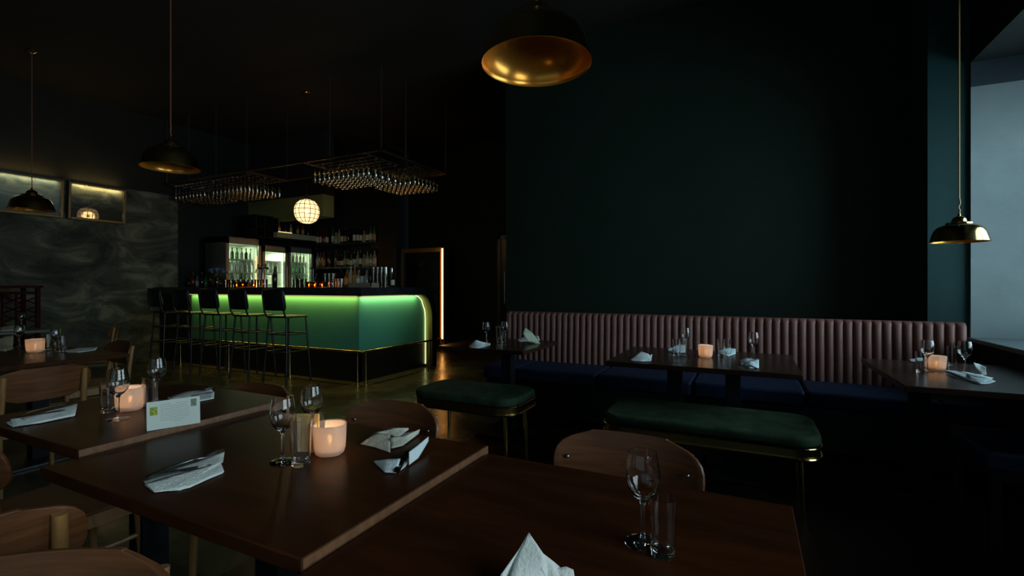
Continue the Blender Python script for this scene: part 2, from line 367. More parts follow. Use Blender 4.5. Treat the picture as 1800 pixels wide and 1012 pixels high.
# bar stools
def bar_stool():
    t = thing('bar_stool', 'x', 'bar stool')
    MB().prism(rrect(-.19, .19, -.19, .19, .07), .825, .85).obj('seat', black_metal, t, bevel=.006)
    b = MB(); vs = []; fs = []; nx, nz = 14, 8
    for k in range(nz + 1):
        for i in range(nx + 1):
            u = -1 + 2 * i / nx; v = k / nz
            hw = .19 * (1 - .12 * abs(2 * v - 1) ** 4); x = u * hw
            vs.append((x, -.225 - .045 * v + .04 * u * u, .92 + .27 * v))
    for k in range(nz):
        for i in range(nx): a = k * (nx + 1) + i; fs.append((a, a + 1, a + nx + 2, a + nx + 1))
    b.add(vs, fs).obj('backrest', black_metal, t, solid=.014)
    for s in (-1, 1):
        MB().tube([(s * .155, -.17, .83), (s * .165, -.205, .90), (s * .165, -.235, 1.12)], .011).obj('back_post', black_metal, t)
        MB().tube([(s * .15, -.15, .83), (s * .20, -.20, 0)], .012).obj('leg', black_metal, t)
        MB().tube([(s * .15, .15, .83), (s * .20, .19, 0)], .012).obj('leg', black_metal, t)
    def ring(z):
        k = (.83 - z) / .83; a = .15 + .05 * k; b_ = .15 + .05 * k; c = .15 + .04 * k
        return [(-a, -b_, z), (a, -b_, z), (a, c, z), (-a, c, z)]
    for z in (.40, .62):
        r_ = ring(z); m_ = MB()
        for i in range(4): m_.tube([r_[i], r_[(i + 1) % 4]], .009)
        m_.obj('stretcher', black_metal, t)
    return t
SX = [-5.29, -5.95, -6.58, -7.2, -7.82]
SL = ['black metal bar stool nearest the corner of the green bar', 'second black bar stool from the corner of the green bar', 'middle one of the five black stools along the bar',
      'fourth black bar stool from the bar corner, second from its dark end', 'farthest black bar stool, at the dark left end of the bar']
st0 = bar_stool(); st0.location = (SX[0], 4.30, 0); st0.rotation_euler = (0, 0, R(3)); tag(st0, SL[0], group='bar stools along the bar')
for i in range(1, 5): dup(st0, (SX[i], 4.30, 0), R([0, -2, 3, 1, -4][i]), SL[i])

# ------------------------------------------------------------------ hanging glass rack over the bar
rack = thing('glass_rack', 'thin metal rack frame hung on rods above the bar', 'glass rack', (-6.4, 5.1, 2.9))
def RK(mb): mb.v = [(x + 6.4, y - 5.1, z - 2.9) for x, y, z in mb.v]; return mb
rg = mat('rack_bronze', (.30, .19, .09), rough=.35, metal=1)
ZR = 2.915
fr = MB(); t_ = .011
for a, b in [((-8.7, 4.72), (-4.12, 4.72)), ((-8.7, 5.42), (-4.98, 5.42)), ((-8.7, 4.72), (-8.7, 5.42)), ((-4.12, 4.72), (-4.12, 6.15)), ((-4.98, 5.42), (-4.98, 6.15)), ((-4.98, 6.15), (-4.12, 6.15)), ((-6.68, 4.72), (-6.68, 5.42)), ((-5.5, 4.72), (-5.5, 5.42))]:
    fr.box(min(a[0], b[0]) - t_, max(a[0], b[0]) + t_, min(a[1], b[1]) - t_, max(a[1], b[1]) + t_, ZR, ZR + .022)
RK(fr).obj('frame', rg, rack)
for x, y in [(-8.7, 4.72), (-8.1, 4.72), (-7.4, 4.72), (-6.68, 4.72), (-6.68, 5.42), (-5.0, 4.72), (-4.12, 4.72), (-4.12, 5.2), (-4.12, 6.15)]:
    RK(MB().tube([(x, y, ZR), (x, y, ZC)], .006, 6)).obj('hanger_rod', steel, rack)
clusters = [((-8.62, -7.85), (4.82, 5.34), 9, 5, 'upside-down stemware in the farthest cluster of the hanging rack', 'hanging glasses, far left cluster'),
            ((-7.62, -6.76), (4.82, 5.34), 10, 5, 'upside-down stemware in the cluster left of the globe lamp', 'hanging glasses, left cluster'),
            ((-5.38, -4.42), (4.82, 5.34), 12, 5, 'upside-down stemware in the cluster right of the globe lamp', 'hanging glasses, middle cluster'),
            ((-4.90, -4.22), (5.52, 6.08), 9, 7, 'upside-down stemware in the cluster at the right end of the rack', 'hanging glasses, right cluster')]
rp = [(.0365, .005), (.0365, 0), (.006, -.004), (.0038, -.02), (.0038, -.105), (.008, -.118), (.024, -.14), (.036, -.17), (.037, -.195), (.030, -.245), (.0275, -.25)]
hg = None
for (x0, x1), (y0, y1), nx, ny, lb, gr in clusters:
    ya, yb = (4.72, 5.42) if y1 < 5.45 else (5.42, 6.15)
    for x in (x0 - .05, x1 + .05): RK(MB().box(x - .006, x + .006, ya, yb, 2.906, ZR)).obj('cross_bar', rg, rack)
    for j in range(ny):
        for e in (-.014, .014):
            y = y0 + (y1 - y0) * j / (ny - 1) + e
            RK(MB().box(x0 - .05, x1 + .05, y - .004, y + .004, 2.8925, 2.8995)).obj('glass_rail', rg, rack)
    for i in range(nx):
        for j in range(ny):
            x = x0 + (x1 - x0) * i / (nx - 1); y = y0 + (y1 - y0) * j / (ny - 1)
            if hg is None:
                hg = MB().lathe(rp, 14, cap=(1, 0)).obj('hanging_wine_glass', G_RACK); tag(hg, lb, 'wine glass', gr); hg.location = (x, y, 2.9)
            else:
                dup(hg, (x + random.uniform(-.004, .004), y, 2.9), 0, lb, gr)

# globe lantern
gl = thing('globe_pendant', 'glowing round lantern in a wire cage hanging above the bar', 'pendant lamp', (-5.67, 4.93, 0))
GZ, GR = 2.29, .168
prof = []
for i in range(21):
    a = math.pi * (.08 + .84 * i / 20); prof.append((GR * (math.sin(a) ** .72), GZ - GR * 1.02 * math.cos(a)))
MB().lathe(prof, 40).obj('lantern_glass', globe_m, gl)
MB().sphere((0, 0, GZ), .03, 8).obj('bulb', emit('lantern_bulb', (1, .70, .38), 6), gl)
point('lantern_light', (0, 0, GZ), 27, (1, .62, .26), .10, gl)
cg = MB(); gw = 1.012
for k in range(14):
    a = 2 * math.pi * k / 14; cg.tube([(r * gw * math.cos(a), r * gw * math.sin(a), z) for r, z in prof[::2]], .0042, 5)
for i in (2, 5, 8, 11, 14, 18):
    r, z = prof[i]; cg.tube([(r * gw * math.cos(2 * math.pi * j / 36), r * gw * math.sin(2 * math.pi * j / 36), z) for j in range(37)], .0042, 5)
cg.obj('wire_cage', mat('cage_wire_black', (.003, .002, .002), rough=.9, spec=.05), gl)
MB().lathe([(.05, GZ + .15), (.05, GZ + .19), (.012, GZ + .21), (.012, GZ + .25)], 16).obj('lamp_cap', black_metal, gl)
MB().tube([(0, 0, GZ + .2), (0, 0, ZC - .03)], .004, 6).obj('cord', black_metal, gl)
MB().lathe([(.055, ZC), (.055, ZC - .02), (.01, ZC - .05)], 16).obj('ceiling_rose', brass, gl)

# ------------------------------------------------------------------ brass pendants
def pendant(D):
    t = thing('brass_pendant', 'x', 'pendant lamp')
    s = D / .42
    op = [(.21, 0), (.208, .010), (.200, .04), (.191, .075), (.177, .108), (.155, .134), (.126, .150), (.100, .157), (.097, .160), (.096, .174), (.090, .178), (.060, .181), (.054, .184), (.053, .200), (.043, .220), (.022, .234), (.012, .237)]
    MB().lathe([(r * s, z * s) for r, z in op], 56, cap=(0, 1)).obj('shade', brass, t)
    ip = [(.2095, -.001)] + [(.204 * math.cos(R(a)), .146 * math.sin(R(a))) for a in range(3, 90, 4)] + [(.002, .146)]
    MB().lathe([(r * s, z * s) for r, z in ip], 56, cap=(0, 1)).obj('gold_lining', brass_in, t)
    MB().tube([(0, 0, .15 * s), (0, 0, .13 * s)], .016 * s, 14).obj('bulb_socket', black_metal, t)
    MB().lathe([(.012 * s, .235 * s), (.011 * s, .255 * s), (.004, .262 * s)], 14).obj('neck', brass, t)
    return t
cord_red = mat('copper_cord', (.28, .10, .05), rough=.5)
cord_gold = mat('gold_cord', (.55, .33, .09), rough=.5)
def hang(label, x, y, z, D, cm):
    t = pendant(D); t.location = (x, y, z); tag(t, label, group='brass dome pendants')
    s = D / .42; h0 = .258 * s; top = ZC - z
    pts = [(0, 0, h0), (.004, .002, h0 + .02), (-.004, 0, h0 + .04), (.005, 0, h0 + .065), (.0, 0, h0 + .10), (0, 0, (h0 + top) / 2), (0, 0, top)]
    MB().tube(pts, .0045, 6).obj('cord', cm, t)
    MB().lathe([(.05, top), (.05, top - .02), (.008, top - .045)], 16).obj('ceiling_rose', brass, t)
    return t
def polar(px, w, z):
    u = (px - 900) / F * w; return (w * FX + u * RX, w * FY + u * RY, z)
hang('large brass dome pendant overhead at top centre, gold inside showing', *polar(943, 1.85, 2.07), .42, cord_gold)
hang('brass dome pendant on a copper cord, left of the bar rack', *polar(300, 3.95, 2.185), .42, cord_red)
hang('brass dome pendant hanging in front of the framed pictures', *polar(56, 5.7, 2.12), .42, cord_red)
hang('small brass pendant hanging low by the window at the right', *polar(1686, 3.0, 1.495), .285, cord_gold)

# ------------------------------------------------------------------ fridges, shelves and the back bar
def fridge(label, y0, y1, zt, lit, watt):
    t = thing('glass_door_fridge', label, 'fridge', (-8.0, (y0 + y1) / 2, 0), group='back bar fridges'); h = (y1 - y0) / 2
    MB().box(-.62, -.58, -h, h, .1, zt).box(-.62, -.03, -h, -h + .04, .1, zt).box(-.62, -.03, h - .04, h, .1, zt).box(-.62, -.03, -h, h, zt - .10, zt).box(-.62, -.03, -h, h, 0, .14).obj('cabinet', steel, t)
    MB().box(-.575, -.57, -h + .04, h - .04, .14, zt - .1).box(-.57, -.05, -h + .04, -h + .045, .14, zt - .1).box(-.57, -.05, h - .045, h - .04, .14, zt - .1).obj('liner', fridge_in, t)
    d = MB().box(-.03, 0, -h, -h + .05, .14, zt - .02).box(-.03, 0, h - .05, h, .14, zt - .02).box(-.03, 0, -h, h, zt - .12, zt - .02).box(-.03, 0, -h, h, .14, .2).obj('door', mat('fridge_door_metal', (.55, .58, .5), rough=.35, metal=.8), t)
    MB().box(-.018, -.014, -h + .05, h - .05, .2, zt - .12).obj('door_glass', G_PANE, d)
    MB().tube([(.03, h - .03, 1.0), (.03, h - .03, 1.6)], .01).obj('handle', steel, d)
    for z in (1.25, 1.47, 1.70):
        if z < zt - .25: MB().box(-.55, -.06, -h + .045, h - .045, z - .006, z).obj('shelf', mat('white_wire_shelf', (.6, .65, .55), rough=.5), t)
    MB().tube([(-.07, -h + .065, .3), (-.07, -h + .065, zt - .16)], .007, 6).obj('interior_light', emit('fridge_tube_light', (.82, 1, .62), lit), t)
    area('fridge_lamp', (-.30, 0, zt - .12), (0, R(0), 0), .3, h * 1.4, watt, (.85, 1, .66), t)
    for q in (-1, 1):
        l = area('fridge_side_lamp', (-.06, q * (h - .06), 1.2), (0, 0, 0), .02, 1.4, watt * .8, (.85, 1, .70), t)
        l.rotation_euler = Vector((-1, -q * .7, 0)).to_track_quat('-Z', 'Y').to_euler()
    return t
fridge('glass-door drinks fridge at the left end of the back bar', 5.28, 5.94, 2.08, 1.6, 2.6)
fridge('lower bright glass-door fridge between the other two behind the bar', 5.97, 6.5, 1.98, 1.6, 5.0)
fridge('glass-door drinks fridge at the right beside the bottle shelves', 6.53, 7.12, 2.0, 1.6, 2.4)
# bottles in the fridges
def bottle_mesh(h, r, neck=.35, sh=.6):
    return [(r * .9, 0), (r, .006), (r, h * sh), (r * .75, h * (sh + .09)), (r * neck, h * (sh + .18)), (r * neck, h * .95), (r * neck * 1.15, h * .955), (r * neck * 1.15, h)]
gcol = {'green': mat('green_bottle_glass', (.05, .20, .07), rough=.1, spec=.8), 'dark': mat('dark_bottle_glass', (.012, .018, .012), rough=.08, spec=.8),
        'amber': mat('amber_bottle_glass', (.30, .10, .015), rough=.1, spec=.8), 'clear': mat('pale_bottle_glass', (.32, .36, .30), rough=.1, spec=.8), 'red': mat('red_bottle_glass', (.12, .012, .014), rough=.1, spec=.8)}
lab_w = mat('cream_bottle_label', (.68, .68, .58), rough=.7); lab_y = mat('ochre_bottle_label', (.45, .33, .12), rough=.7)
protos = {}
def bottle(kind, shape, loc, label, group, lab=None):
    key = (kind, shape, lab)
    if key not in protos:
        h, r, sh = {'tall': (.31, .036, .60), 'wine': (.30, .037, .58), 'stout': (.25, .044, .55), 'small': (.20, .028, .55), 'slim': (.33, .031, .55)}[shape]
        t = thing('bottle', label, 'bottle', loc, 0, group)
        MB().lathe(bottle_mesh(h, r, .36, sh), 14).obj('glass_body', gcol[kind], t)
        if lab: MB().lathe([(r + .0012, h * .16), (r + .0012, h * .50)], 14).obj('label', lab_w if lab == 'w' else lab_y, t)
        MB().lathe([(r * .45, h * .93), (r * .45, h * 1.01)], 10).obj('cap', black_metal, t)
        protos[key] = t; return t
    return dup(protos[key], loc, random.uniform(0, 6), label, group)
for yc, n, nm in ((5.61, 6, 'left'), (6.235, 4, 'middle'), (6.825, 5, 'right')):
    for z in ((1.25, 1.47, 1.70) if nm != 'middle' else (1.47,)):
        for i in range(n):
            y = yc + (i - (n - 1) / 2) * .088
            bottle(random.choice(['green', 'clear', 'clear', 'dark']), 'small', (-8.0 - .14, y, z), 'chilled bottle in the %s back bar fridge, on its %s shelf' % (nm, {1.25: 'lowest visible', 1.47: 'middle', 1.70: 'top'}[z]), 'bottles in the %s fridge, %s shelf' % (nm, {1.25: 'low', 1.47: 'middle', 1.70: 'top'}[z]))
for i, (y, h) in enumerate(((6.13, .22), (6.26, .30))):
    tag(MB().box(-8.35, -8.2, y - .05, y + .05, 1.256, 1.256 + h * .6).obj('white_carton', mat('white_carton_board', (.75, .75, .65), rough=.6), bevel=.006), ['short white carton on the low shelf of the middle fridge', 'taller white carton on the low shelf of the middle fridge'][i], 'carton', 'cartons in the middle fridge')
# shelf above fridges
sh = thing('overhead_shelf', 'olive shelf above the fridges behind the bar', 'shelf', (-7.95, 6.68, 2.14))
MB().box(-.45, .02, -.46, .46, 0, .10).obj('shelf_board', mat('olive_shelf', (.42, .46, .28), rough=.5), sh)
MB().box(-.45, .02, -.46, -.44, .1, .36).obj('end_panel', black_metal, sh)
MB().box(-.02, .0, -.43, -.12, .10, .118).obj('shelf_light', emit('warm_shelf_light', (1, .72, .25), 1.2), sh)
for i, (y, k) in enumerate(((6.35, 'amber'), (6.5, 'dark'), (6.62, 'clear'), (6.78, 'amber'), (6.9, 'amber'), (7.03, 'dark'))):
    bottle(k, 'small', (-8.05, y, 2.241), 'small bottle on the olive shelf above the fridges', 'bottles on the overhead shelf', 'y' if k == 'amber' else None)
wb = thing('wine_box_rack', 'small black cubby rack above the fridges, left of the overhead shelf', 'wine rack', (-7.97, 5.99, 2.10))
MB().box(-.35, 0, -.18, -.16, 0, .42).box(-.35, 0, .16, .18, 0, .42).box(-.35, 0, -.18, .18, 0, .02).box(-.35, 0, -.18, .18, .2, .22).box(-.35, 0, -.18, .18, .40, .42).box(-.35, 0, -.01, .01, 0, .42).box(-.35, -.34, -.18, .18, 0, .42).obj('cubby_frame', black_metal, wb)
for y in (5.90, 6.08):
    for z in (2.17, 2.37):
        tag(MB().lathe([(.036, 0), (.036, .2), (.014, .26), (.014, .30), (.016, .31)], 12).obj('wine_bottle', gcol['dark']), 'dark wine bottle lying in the small black cubby rack', 'bottle', 'bottles lying in the cubby rack')
        o = bpy.context.scene.collection.objects[-1]; o.rotation_euler = (0, R(90), 0); o.location = (-8.28, y, z - .012)
# bottle shelves on the back wall
bs = thing('bottle_shelves', 'pair of black wall shelves for bottles behind the bar', 'shelf', (-7.2, 7.3, 0))
for z in (1.60, 2.06):
    MB().box(-.80, .85, -.26, 0, z - .03, z).obj('shelf_board', black_metal, bs)
    for x in (-.7, 0, .75): MB().box(x, x + .02, -.22, 0, z - .10, z - .03).obj('bracket', black_metal, bs)
for z, nm in ((2.06, 'upper'), (1.60, 'lower')):
    x = -7.92
    while x < -6.40:
        if random.random() < .86:
            k = random.choice(['dark', 'dark', 'green', 'amber', 'clear', 'red', 'dark'])
            bottle(k, random.choice(['tall', 'wine', 'slim', 'stout', 'tall']), (x, 7.16, z), 'spirit bottle in the row on the %s wall shelf behind the bar' % nm, 'bottles on the %s wall shelf' % nm, random.choice(['w', 'w', 'y', None]))
        x += random.uniform(.072, .092)
# items standing on the counter
def tumbler_obj(name, h=.115, r0=.021, r1=.027, m=G_THIN, n=20, th=.0016):
    p = [(r0, 0), (r1, h), (r1 - th, h), (r0 - th * .6, .014), (.0001, .012)]
    return MB().lathe(p, n).obj(name, m)
def on_bar(px, y=4.98):
    k = (px - 900) / F; dx, dy = FX + k * RX, FY + k * RY; return (dx / dy * y, y, 1.205)
bt = tumbler_obj('bar_tumbler', .12, .03, .036, G_RACK, 14); bt.location = on_bar(440)
tag(bt, 'x', 'glass', 'x')
def bar_glass(px, y, label, group, z=0, first=[True]):
    l = on_bar(px, y); l = (l[0], l[1], l[2] + z)
    if first[0]: first[0] = False; bt.location = l; bt['label'] = label; bt['group'] = group
    else: dup(bt, l, 0, label, group)
for px in (397, 406, 415, 424, 433, 446, 456, 466, 519, 527, 535): bar_glass(px, 4.98 + random.uniform(-.04, .06), 'short glass standing on the bar in front of the fridges', 'short glasses on the bar by the fridges')
for px in (572, 579, 586): 
    for k in range(2): bar_glass(px, 5.0, 'short glass in the cluster on the bar right of the fruit tray', 'short glasses stacked by the fruit tray', .075 * k)
for px in (657, 664, 671, 678):
    for k in range(3): bar_glass(px, 5.05, 'short glass in the stacks on the bar near its corner', 'stacked glasses near the bar corner', .075 * k)
for y in (5.12, 5.21, 5.3, 5.39):
    for k in range(3): 
        o = dup(bt, (-4.52 - .0, y, 1.205 + .075 * k), 0, 'short glass in the stacks at the right end of the bar', 'stacked glasses at the right end of the bar')
BK = [(332, 'dark', 'small', None), (339, 'red', 'stout', None), (347, 'clear', 'small', 'w'), (355, 'dark', 'stout', None), (362, 'green', 'small', None), (370, 'dark', 'tall', None), (379, 'amber', 'stout', 'y'), (388, 'dark', 'small', None),
      (483, 'dark', 'tall', None), (556, 'dark', 'small', None), (611, 'amber', 'stout', 'y'), (617, 'clear', 'tall', 'y'), (624, 'amber', 'slim', 'y'), (631, 'clear', 'stout', 'w'), (638, 'dark', 'tall', 'w'), (645, 'clear', 'stout', None), (651, 'dark', 'slim', None), (690, 'dark', 'small', 'w')]
BPOS = {332: 'beside the wall end', 483: 'in front of the middle fridge', 556: 'just right of the fridges', 690: 'past the stacked glasses near the corner'}
for px, k, s_, lb in BK:
    l = on_bar(px, 5.08)
    if px < 400: nm, g = 'bottle in the dim cluster at the far left end of the bar top', 'bottles at the left end of the bar top'
    elif 600 < px < 660: nm, g = 'bottle in the cluster on the bar under the bottle shelves', 'bottles on the bar by the wooden tray'
    else: nm, g = 'dark bottle standing alone on the bar ' + BPOS[px], 'single bottles on the bar'
    bottle(k, s_, l, nm, g, lb)
tr = thing('wooden_tray', 'pale wooden tray on the bar under the bottle cluster', 'tray', on_bar(639, 4.86))
MB().box(-.2, .2, -.08, .08, 0, .012).box(-.2, .2, -.08, -.07, .012, .06).box(-.2, .2, .07, .08, .012, .06).box(-.2, -.19, -.08, .08, .012, .06).box(.19, .2, -.08, .08, .012, .06).obj('tray_body', mat('pale_wood', (.35, .30, .20), rough=.5), tr)
for i, px in enumerate((594, 600)):
    l = on_bar(px, 4.9); o = MB().lathe([(.028, 0), (.036, .12), (.034, .12), (.026, .005), (.0001, .004)], 18).obj('metal_cup', steel); o.location = l
    tag(o, ['left steel shaker cup on the bar beside the stacked short glasses', 'right steel shaker cup on the bar nearer the bottle cluster'][i], 'cup', 'steel cups on the bar')
# fruit trays
orange = mat('orange_peel', (.75, .24, .03), rough=.5, bump=.3, bscale=90)
def fruit_tray(px, label, n, fl):
    l = on_bar(px, 4.9); t = thing('fruit_tray', label, 'tray', l, group='fruit trays on the bar')
    MB().box(-.13, .13, -.07, .07, 0, .008).obj('base', G_THIN if 0 else steel, t)
    MB().box(-.13, .13, -.07, -.066, .008, .08).box(-.13, .13, .066, .07, .008, .08).box(-.13, -.126, -.07, .07, .008, .08).box(.126, .13, -.07, .07, .008, .08).obj('glass_wall', G_THIN, t)
    src = None
    for i in range(n):
        p = (l[0] - .09 + .045 * (i % 5), l[1] - .03 + .055 * ((i // 5) % 2), l[2] + .032 + .035 * (i // 10))
        if src is None:
            src = MB().sphere((0, 0, 0), .023, 8, .85).obj('orange_fruit', orange); tag(src, fl, 'fruit', fl.split(' in ')[1] + ' oranges'); src.location = p
        else: dup(src, p, i, fl, scale=random.uniform(.8, 1.05))
fruit_tray(556, 'clear tray of small oranges on the bar right of the fridges', 13, 'small orange in the tray on the bar right of the fridges')
fruit_tray(432, 'clear tray of small oranges on the bar before the left fridge', 6, 'small orange in the tray on the bar before the left fridge')
amber_g = glass_thin('amber_votive_glass', (1, .50, .14), 1.6)
vs0 = None
for px, yy, lb in ((543, 4.80, 'leftmost amber votive candle right of the fridges on the bar'), (553, 4.76, 'middle amber votive candle in front of the orange tray on the bar'), (566, 4.80, 'rightmost amber votive candle by the orange tray on the bar'),
               (416, 4.78, 'left amber votive candle before the left fridge on the bar'), (446, 4.80, 'right amber votive candle before the left fridge on the bar')):
    l = on_bar(px, yy); v = thing('votive_candle', lb, 'candle', l, 0, 'amber votive candles on the bar')
    MB().lathe([(.0001, .001), (.026, .001), (.032, .07), (.0305, .07), (.0245, .006), (.0001, .005)], 18).obj('amber_glass', amber_g, v)
    MB().lathe([(.0001, .006), (.018, .006), (.018, .02), (.0001, .018)], 14).obj('tealight', mat('amber_wax', (.8, .35, .08), rough=.5), v)
    MB().lathe([(.0004, .021), (.0035, .028), (.002, .038), (.0003, .046)], 8).obj('flame', flame_m, v)
    point('votive_light', (0, 0, .04), .22, (1, .50, .14), .008, v)
# tap tower
tp = thing('beer_tap', 'steel draught tap tower on the bar between the two fridges', 'beer tap', on_bar(462, 5.0))
MB().lathe([(.05, 0), (.05, .01), (.025, .02), (.025, .30), (.03, .33), (.0001, .345)], 18).obj('column', steel, tp)
MB().tube([(-.11, 0, .29), (.11, 0, .29)], .018, 12).obj('crossbar', black_metal, tp)
for x in (-.08, .08):
    MB().tube([(x, 0, .29), (x, -.05, .27), (x, -.06, .22)], .009, 8).obj('spout', steel, tp)
    MB().tube([(x, -.01, .30), (x, -.02, .36)], [.007, .014], 8).obj('tap_handle', mat('red_tap_handle', (.25, .02, .02), rough=.4), tp)
# blue flowers
fl = thing('flower_vase', 'vase of blue-grey hydrangea at the left end of the bar', 'flowers', on_bar(381, 4.85))
MB().lathe([(.035, 0), (.05, .05), (.045, .13), (.03, .17), (.027, .17), (.04, .12), (.0001, .01)], 18).obj('vase', gcol['dark'], fl)
fm = MB()
for i in range(46):
    a = random.uniform(0, 6.28); r = random.uniform(0, .13); z = .235 + .05 * math.cos(r * 10) + random.uniform(-.02, .02)
    fm.sphere((r * math.cos(a) * 1.3, r * math.sin(a), z), random.uniform(.012, .024), 4)
fm.obj('blossoms', mat('hydrangea_blue', (.10, .19, .30), rough=.8), fl)
MB().tube([(0, 0, .1), (.02, 0, .22)], .003, 5).tube([(0, 0, .1), (-.07, .02, .21)], .003, 5).tube([(0, 0, .1), (.08, -.02, .21)], .003, 5).obj('stems', mat('stem_green', (.03, .07, .02), rough=.7), fl)

# ------------------------------------------------------------------ pictures
def canvas(name, c1, c2, c3, seed):
    m, nt, b = nodes(name)
    tc = nt.nodes.new('ShaderNodeTexCoord'); mp = nt.nodes.new('ShaderNodeMapping'); mp.inputs['Scale'].default_value = (1, 2.2, 5.0); mp.inputs['Location'].default_value = (seed, seed, 0)
    nt.links.new(tc.outputs['Object'], mp.inputs[0])
    n = nt.nodes.new('ShaderNodeTexNoise'); n.inputs['Scale'].default_value = 1.7; n.inputs['Detail'].default_value = 7; n.inputs['Distortion'].default_value = 1.2
    nt.links.new(mp.outputs[0], n.inputs['Vector'])
    sx = nt.nodes.new('ShaderNodeSeparateXYZ'); nt.links.new(tc.outputs['Object'], sx.inputs[0])
    ma = nt.nodes.new('ShaderNodeMath'); ma.operation = 'MULTIPLY_ADD'; ma.inputs[1].default_value = 1.5; nt.links.new(sx.outputs[2], ma.inputs[0]); nt.links.new(n.outputs[0], ma.inputs[2])
    r = nt.nodes.new('ShaderNodeValToRGB'); e = r.color_ramp.elements
    e[0].position = .36; e[0].color = (*c1, 1); e[1].position = .85; e[1].color = (*c3, 1); x = e.new(.56); x.color = (*c2, 1)
    nt.links.new(ma.outputs[0], r.inputs[0]); nt.links.new(r.outputs[0], b.inputs['Base Color'])
    b.inputs['Roughness'].default_value = .45; return m
def picture(label, y0, y1, cm, watt):
    t = thing('framed_picture', label, 'picture', (XL + .06, (y0 + y1) / 2, 2.46), group='framed pictures on the concrete wall'); h = (y1 - y0) / 2
    z = .27; w = .032
    MB().box(-.03, .05, -h, -h + w, -z, z).box(-.03, .05, h - w, h, -z, z).box(-.03, .05, -h + w, h - w, -z, -z + w).box(-.03, .05, -h + w, h - w, z - w, z).obj('frame', pic_gold, t, bevel=.006)
    MB().box(-.03, .0, -h + w, h - w, -z + w, z - w).obj('canvas', cm, t)
    MB().box(.030, .033, -h + w, h - w, -z + w, z - w).obj('glazing', G_PANE, t)
    MB().box(-.03, -.02, -h, h, z, z + .012).box(.055, .085, -h + .02, h - .02, z - .02, z + .012).obj('light_hood', black_metal, t)
    area('picture_lamp', (.028, 0, z - w - .002), (0, 0, 0), .01, 2 * h - .12, watt, (1, .70, .28), t)
    area('picture_lamp_up', (.0, 0, z + .02), (R(180), 0, 0), .02, 2 * h - .1, watt * .6, (1, .72, .28), t)
    t.rotation_euler = (0, R(3.0), 0)
    return t
picture('gilt-framed sea and cloud picture at the left edge of the concrete wall', 2.56, 3.37, canvas('seascape_paint', (.16, .24, .24), (.30, .38, .40), (.10, .17, .22), 2.0), 1.3)
picture('gilt-framed dark hill landscape, nearer the bar, on the concrete wall', 3.42, 4.13, canvas('hillscape_paint', (.012, .016, .014), (.07, .09, .09), (.28, .31, .25), 5.3), 1.3)

# ------------------------------------------------------------------ banquette
bq = thing('channel_banquette', 'long wall banquette with ribbed rose leather back and navy seat', 'banquette', (-.43, 4.3, 0))
X0, X1 = -2.26, 1.40; NR = 60; pitch = (X1 - X0) / NR
m_ = MB(); vs = []; fs = []; seg = 8; cols = NR * seg
rows = [(0, .47), (0, .60), (.01, .80), (.012, .93), (.03, .955), (.075, .96), (.11, .955)]
for yo, z in rows:
    for i in range(cols + 1):
        t = (i % seg) / seg; b = .022 * math.sin(math.pi * t) ** .55 if 0 < t < 1 else 0
        k = 1 if z < .94 else .45 if yo < .05 else .1
        vs.append((X0 + pitch * i / seg + .43, 4.50 + yo - b * k - 4.3, z))
for j in range(len(rows) - 1):
    for i in range(cols): a = j * (cols + 1) + i; fs.append((a, a + 1, a + cols + 2, a + cols + 1))
m_.add(vs, fs); m_.box(X0 + .43, X1 + .43, .235, .31, .45, .95)
m_.obj('ribbed_backrest', pink_leather, bq, ang=60)
edges = [X0, -1.91, -1.15, -.39, .37, 1.13, X1]
for a, b in zip(edges, edges[1:]):
    MB().prism(rrect(a + .434, b + .426, 3.98 - 4.3, 4.49 - 4.3, .03, 4), .36, .475).obj('seat_cushion', blue_leather, bq, bevel=.02, seg=3)
MB().box(X0 + .43, X1 + .43, -.22, .3, .04, .36).obj('base', black_metal, bq)

# ------------------------------------------------------------------ tables
def table(name, label, x0, x1, y0, y1, zt, cols_, m_top, m_edge, th=.03, group=None, edge_side=None):
    cx, cy = (x0 + x1) / 2, (y0 + y1) / 2
    t = thing(name, label, 'table', (cx, cy, 0), 0, group)
    MB().box(x0 - cx, x1 - cx, y0 - cy, y1 - cy, zt - th, zt).obj('tabletop', m_top, t, bevel=.003)
    if edge_side == 'r':
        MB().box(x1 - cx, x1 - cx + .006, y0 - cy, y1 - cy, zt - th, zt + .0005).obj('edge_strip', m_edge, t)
    for px_, py_ in cols_:
        MB().box(px_ - cx - .045, px_ - cx + .045, py_ - cy - .045, py_ - cy + .045, .02, zt - th).obj('pedestal', mat('pedestal_black', (.008, .010, .014), rough=.6, spec=.2), t)
        MB().box(px_ - cx - .2, px_ - cx + .2, py_ - cy - .2, py_ - cy + .2, 0, .02).obj('foot_plate', black_metal, t, bevel=.004)
        MB().box(px_ - cx - .16, px_ - cx + .16, py_ - cy - .16, py_ - cy + .16, zt - th - .012, zt - th).obj('mount_plate', black_metal, t)
    return t
ZA, ZB, Z_C = .757, .742, .728
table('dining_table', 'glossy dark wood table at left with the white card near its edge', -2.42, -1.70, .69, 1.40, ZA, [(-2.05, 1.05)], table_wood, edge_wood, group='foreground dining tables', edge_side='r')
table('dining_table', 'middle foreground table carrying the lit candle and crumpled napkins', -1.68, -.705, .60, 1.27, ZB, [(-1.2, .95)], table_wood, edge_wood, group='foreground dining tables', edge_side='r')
table('dining_table', 'nearest foreground table with one wine glass, one tumbler and peaked napkin', -.69, .09, .32, 1.25, Z_C, [(-.3, .85)], table_wood, edge_wood, group='foreground dining tables')
table('dining_table', 'wooden table at the far left with an amber-lit candle before the concrete wall', -4.95, -4.0, 1.25, 1.92, .74, [(-4.5, 1.6)], table_wood, edge_wood, group='left side dining tables')
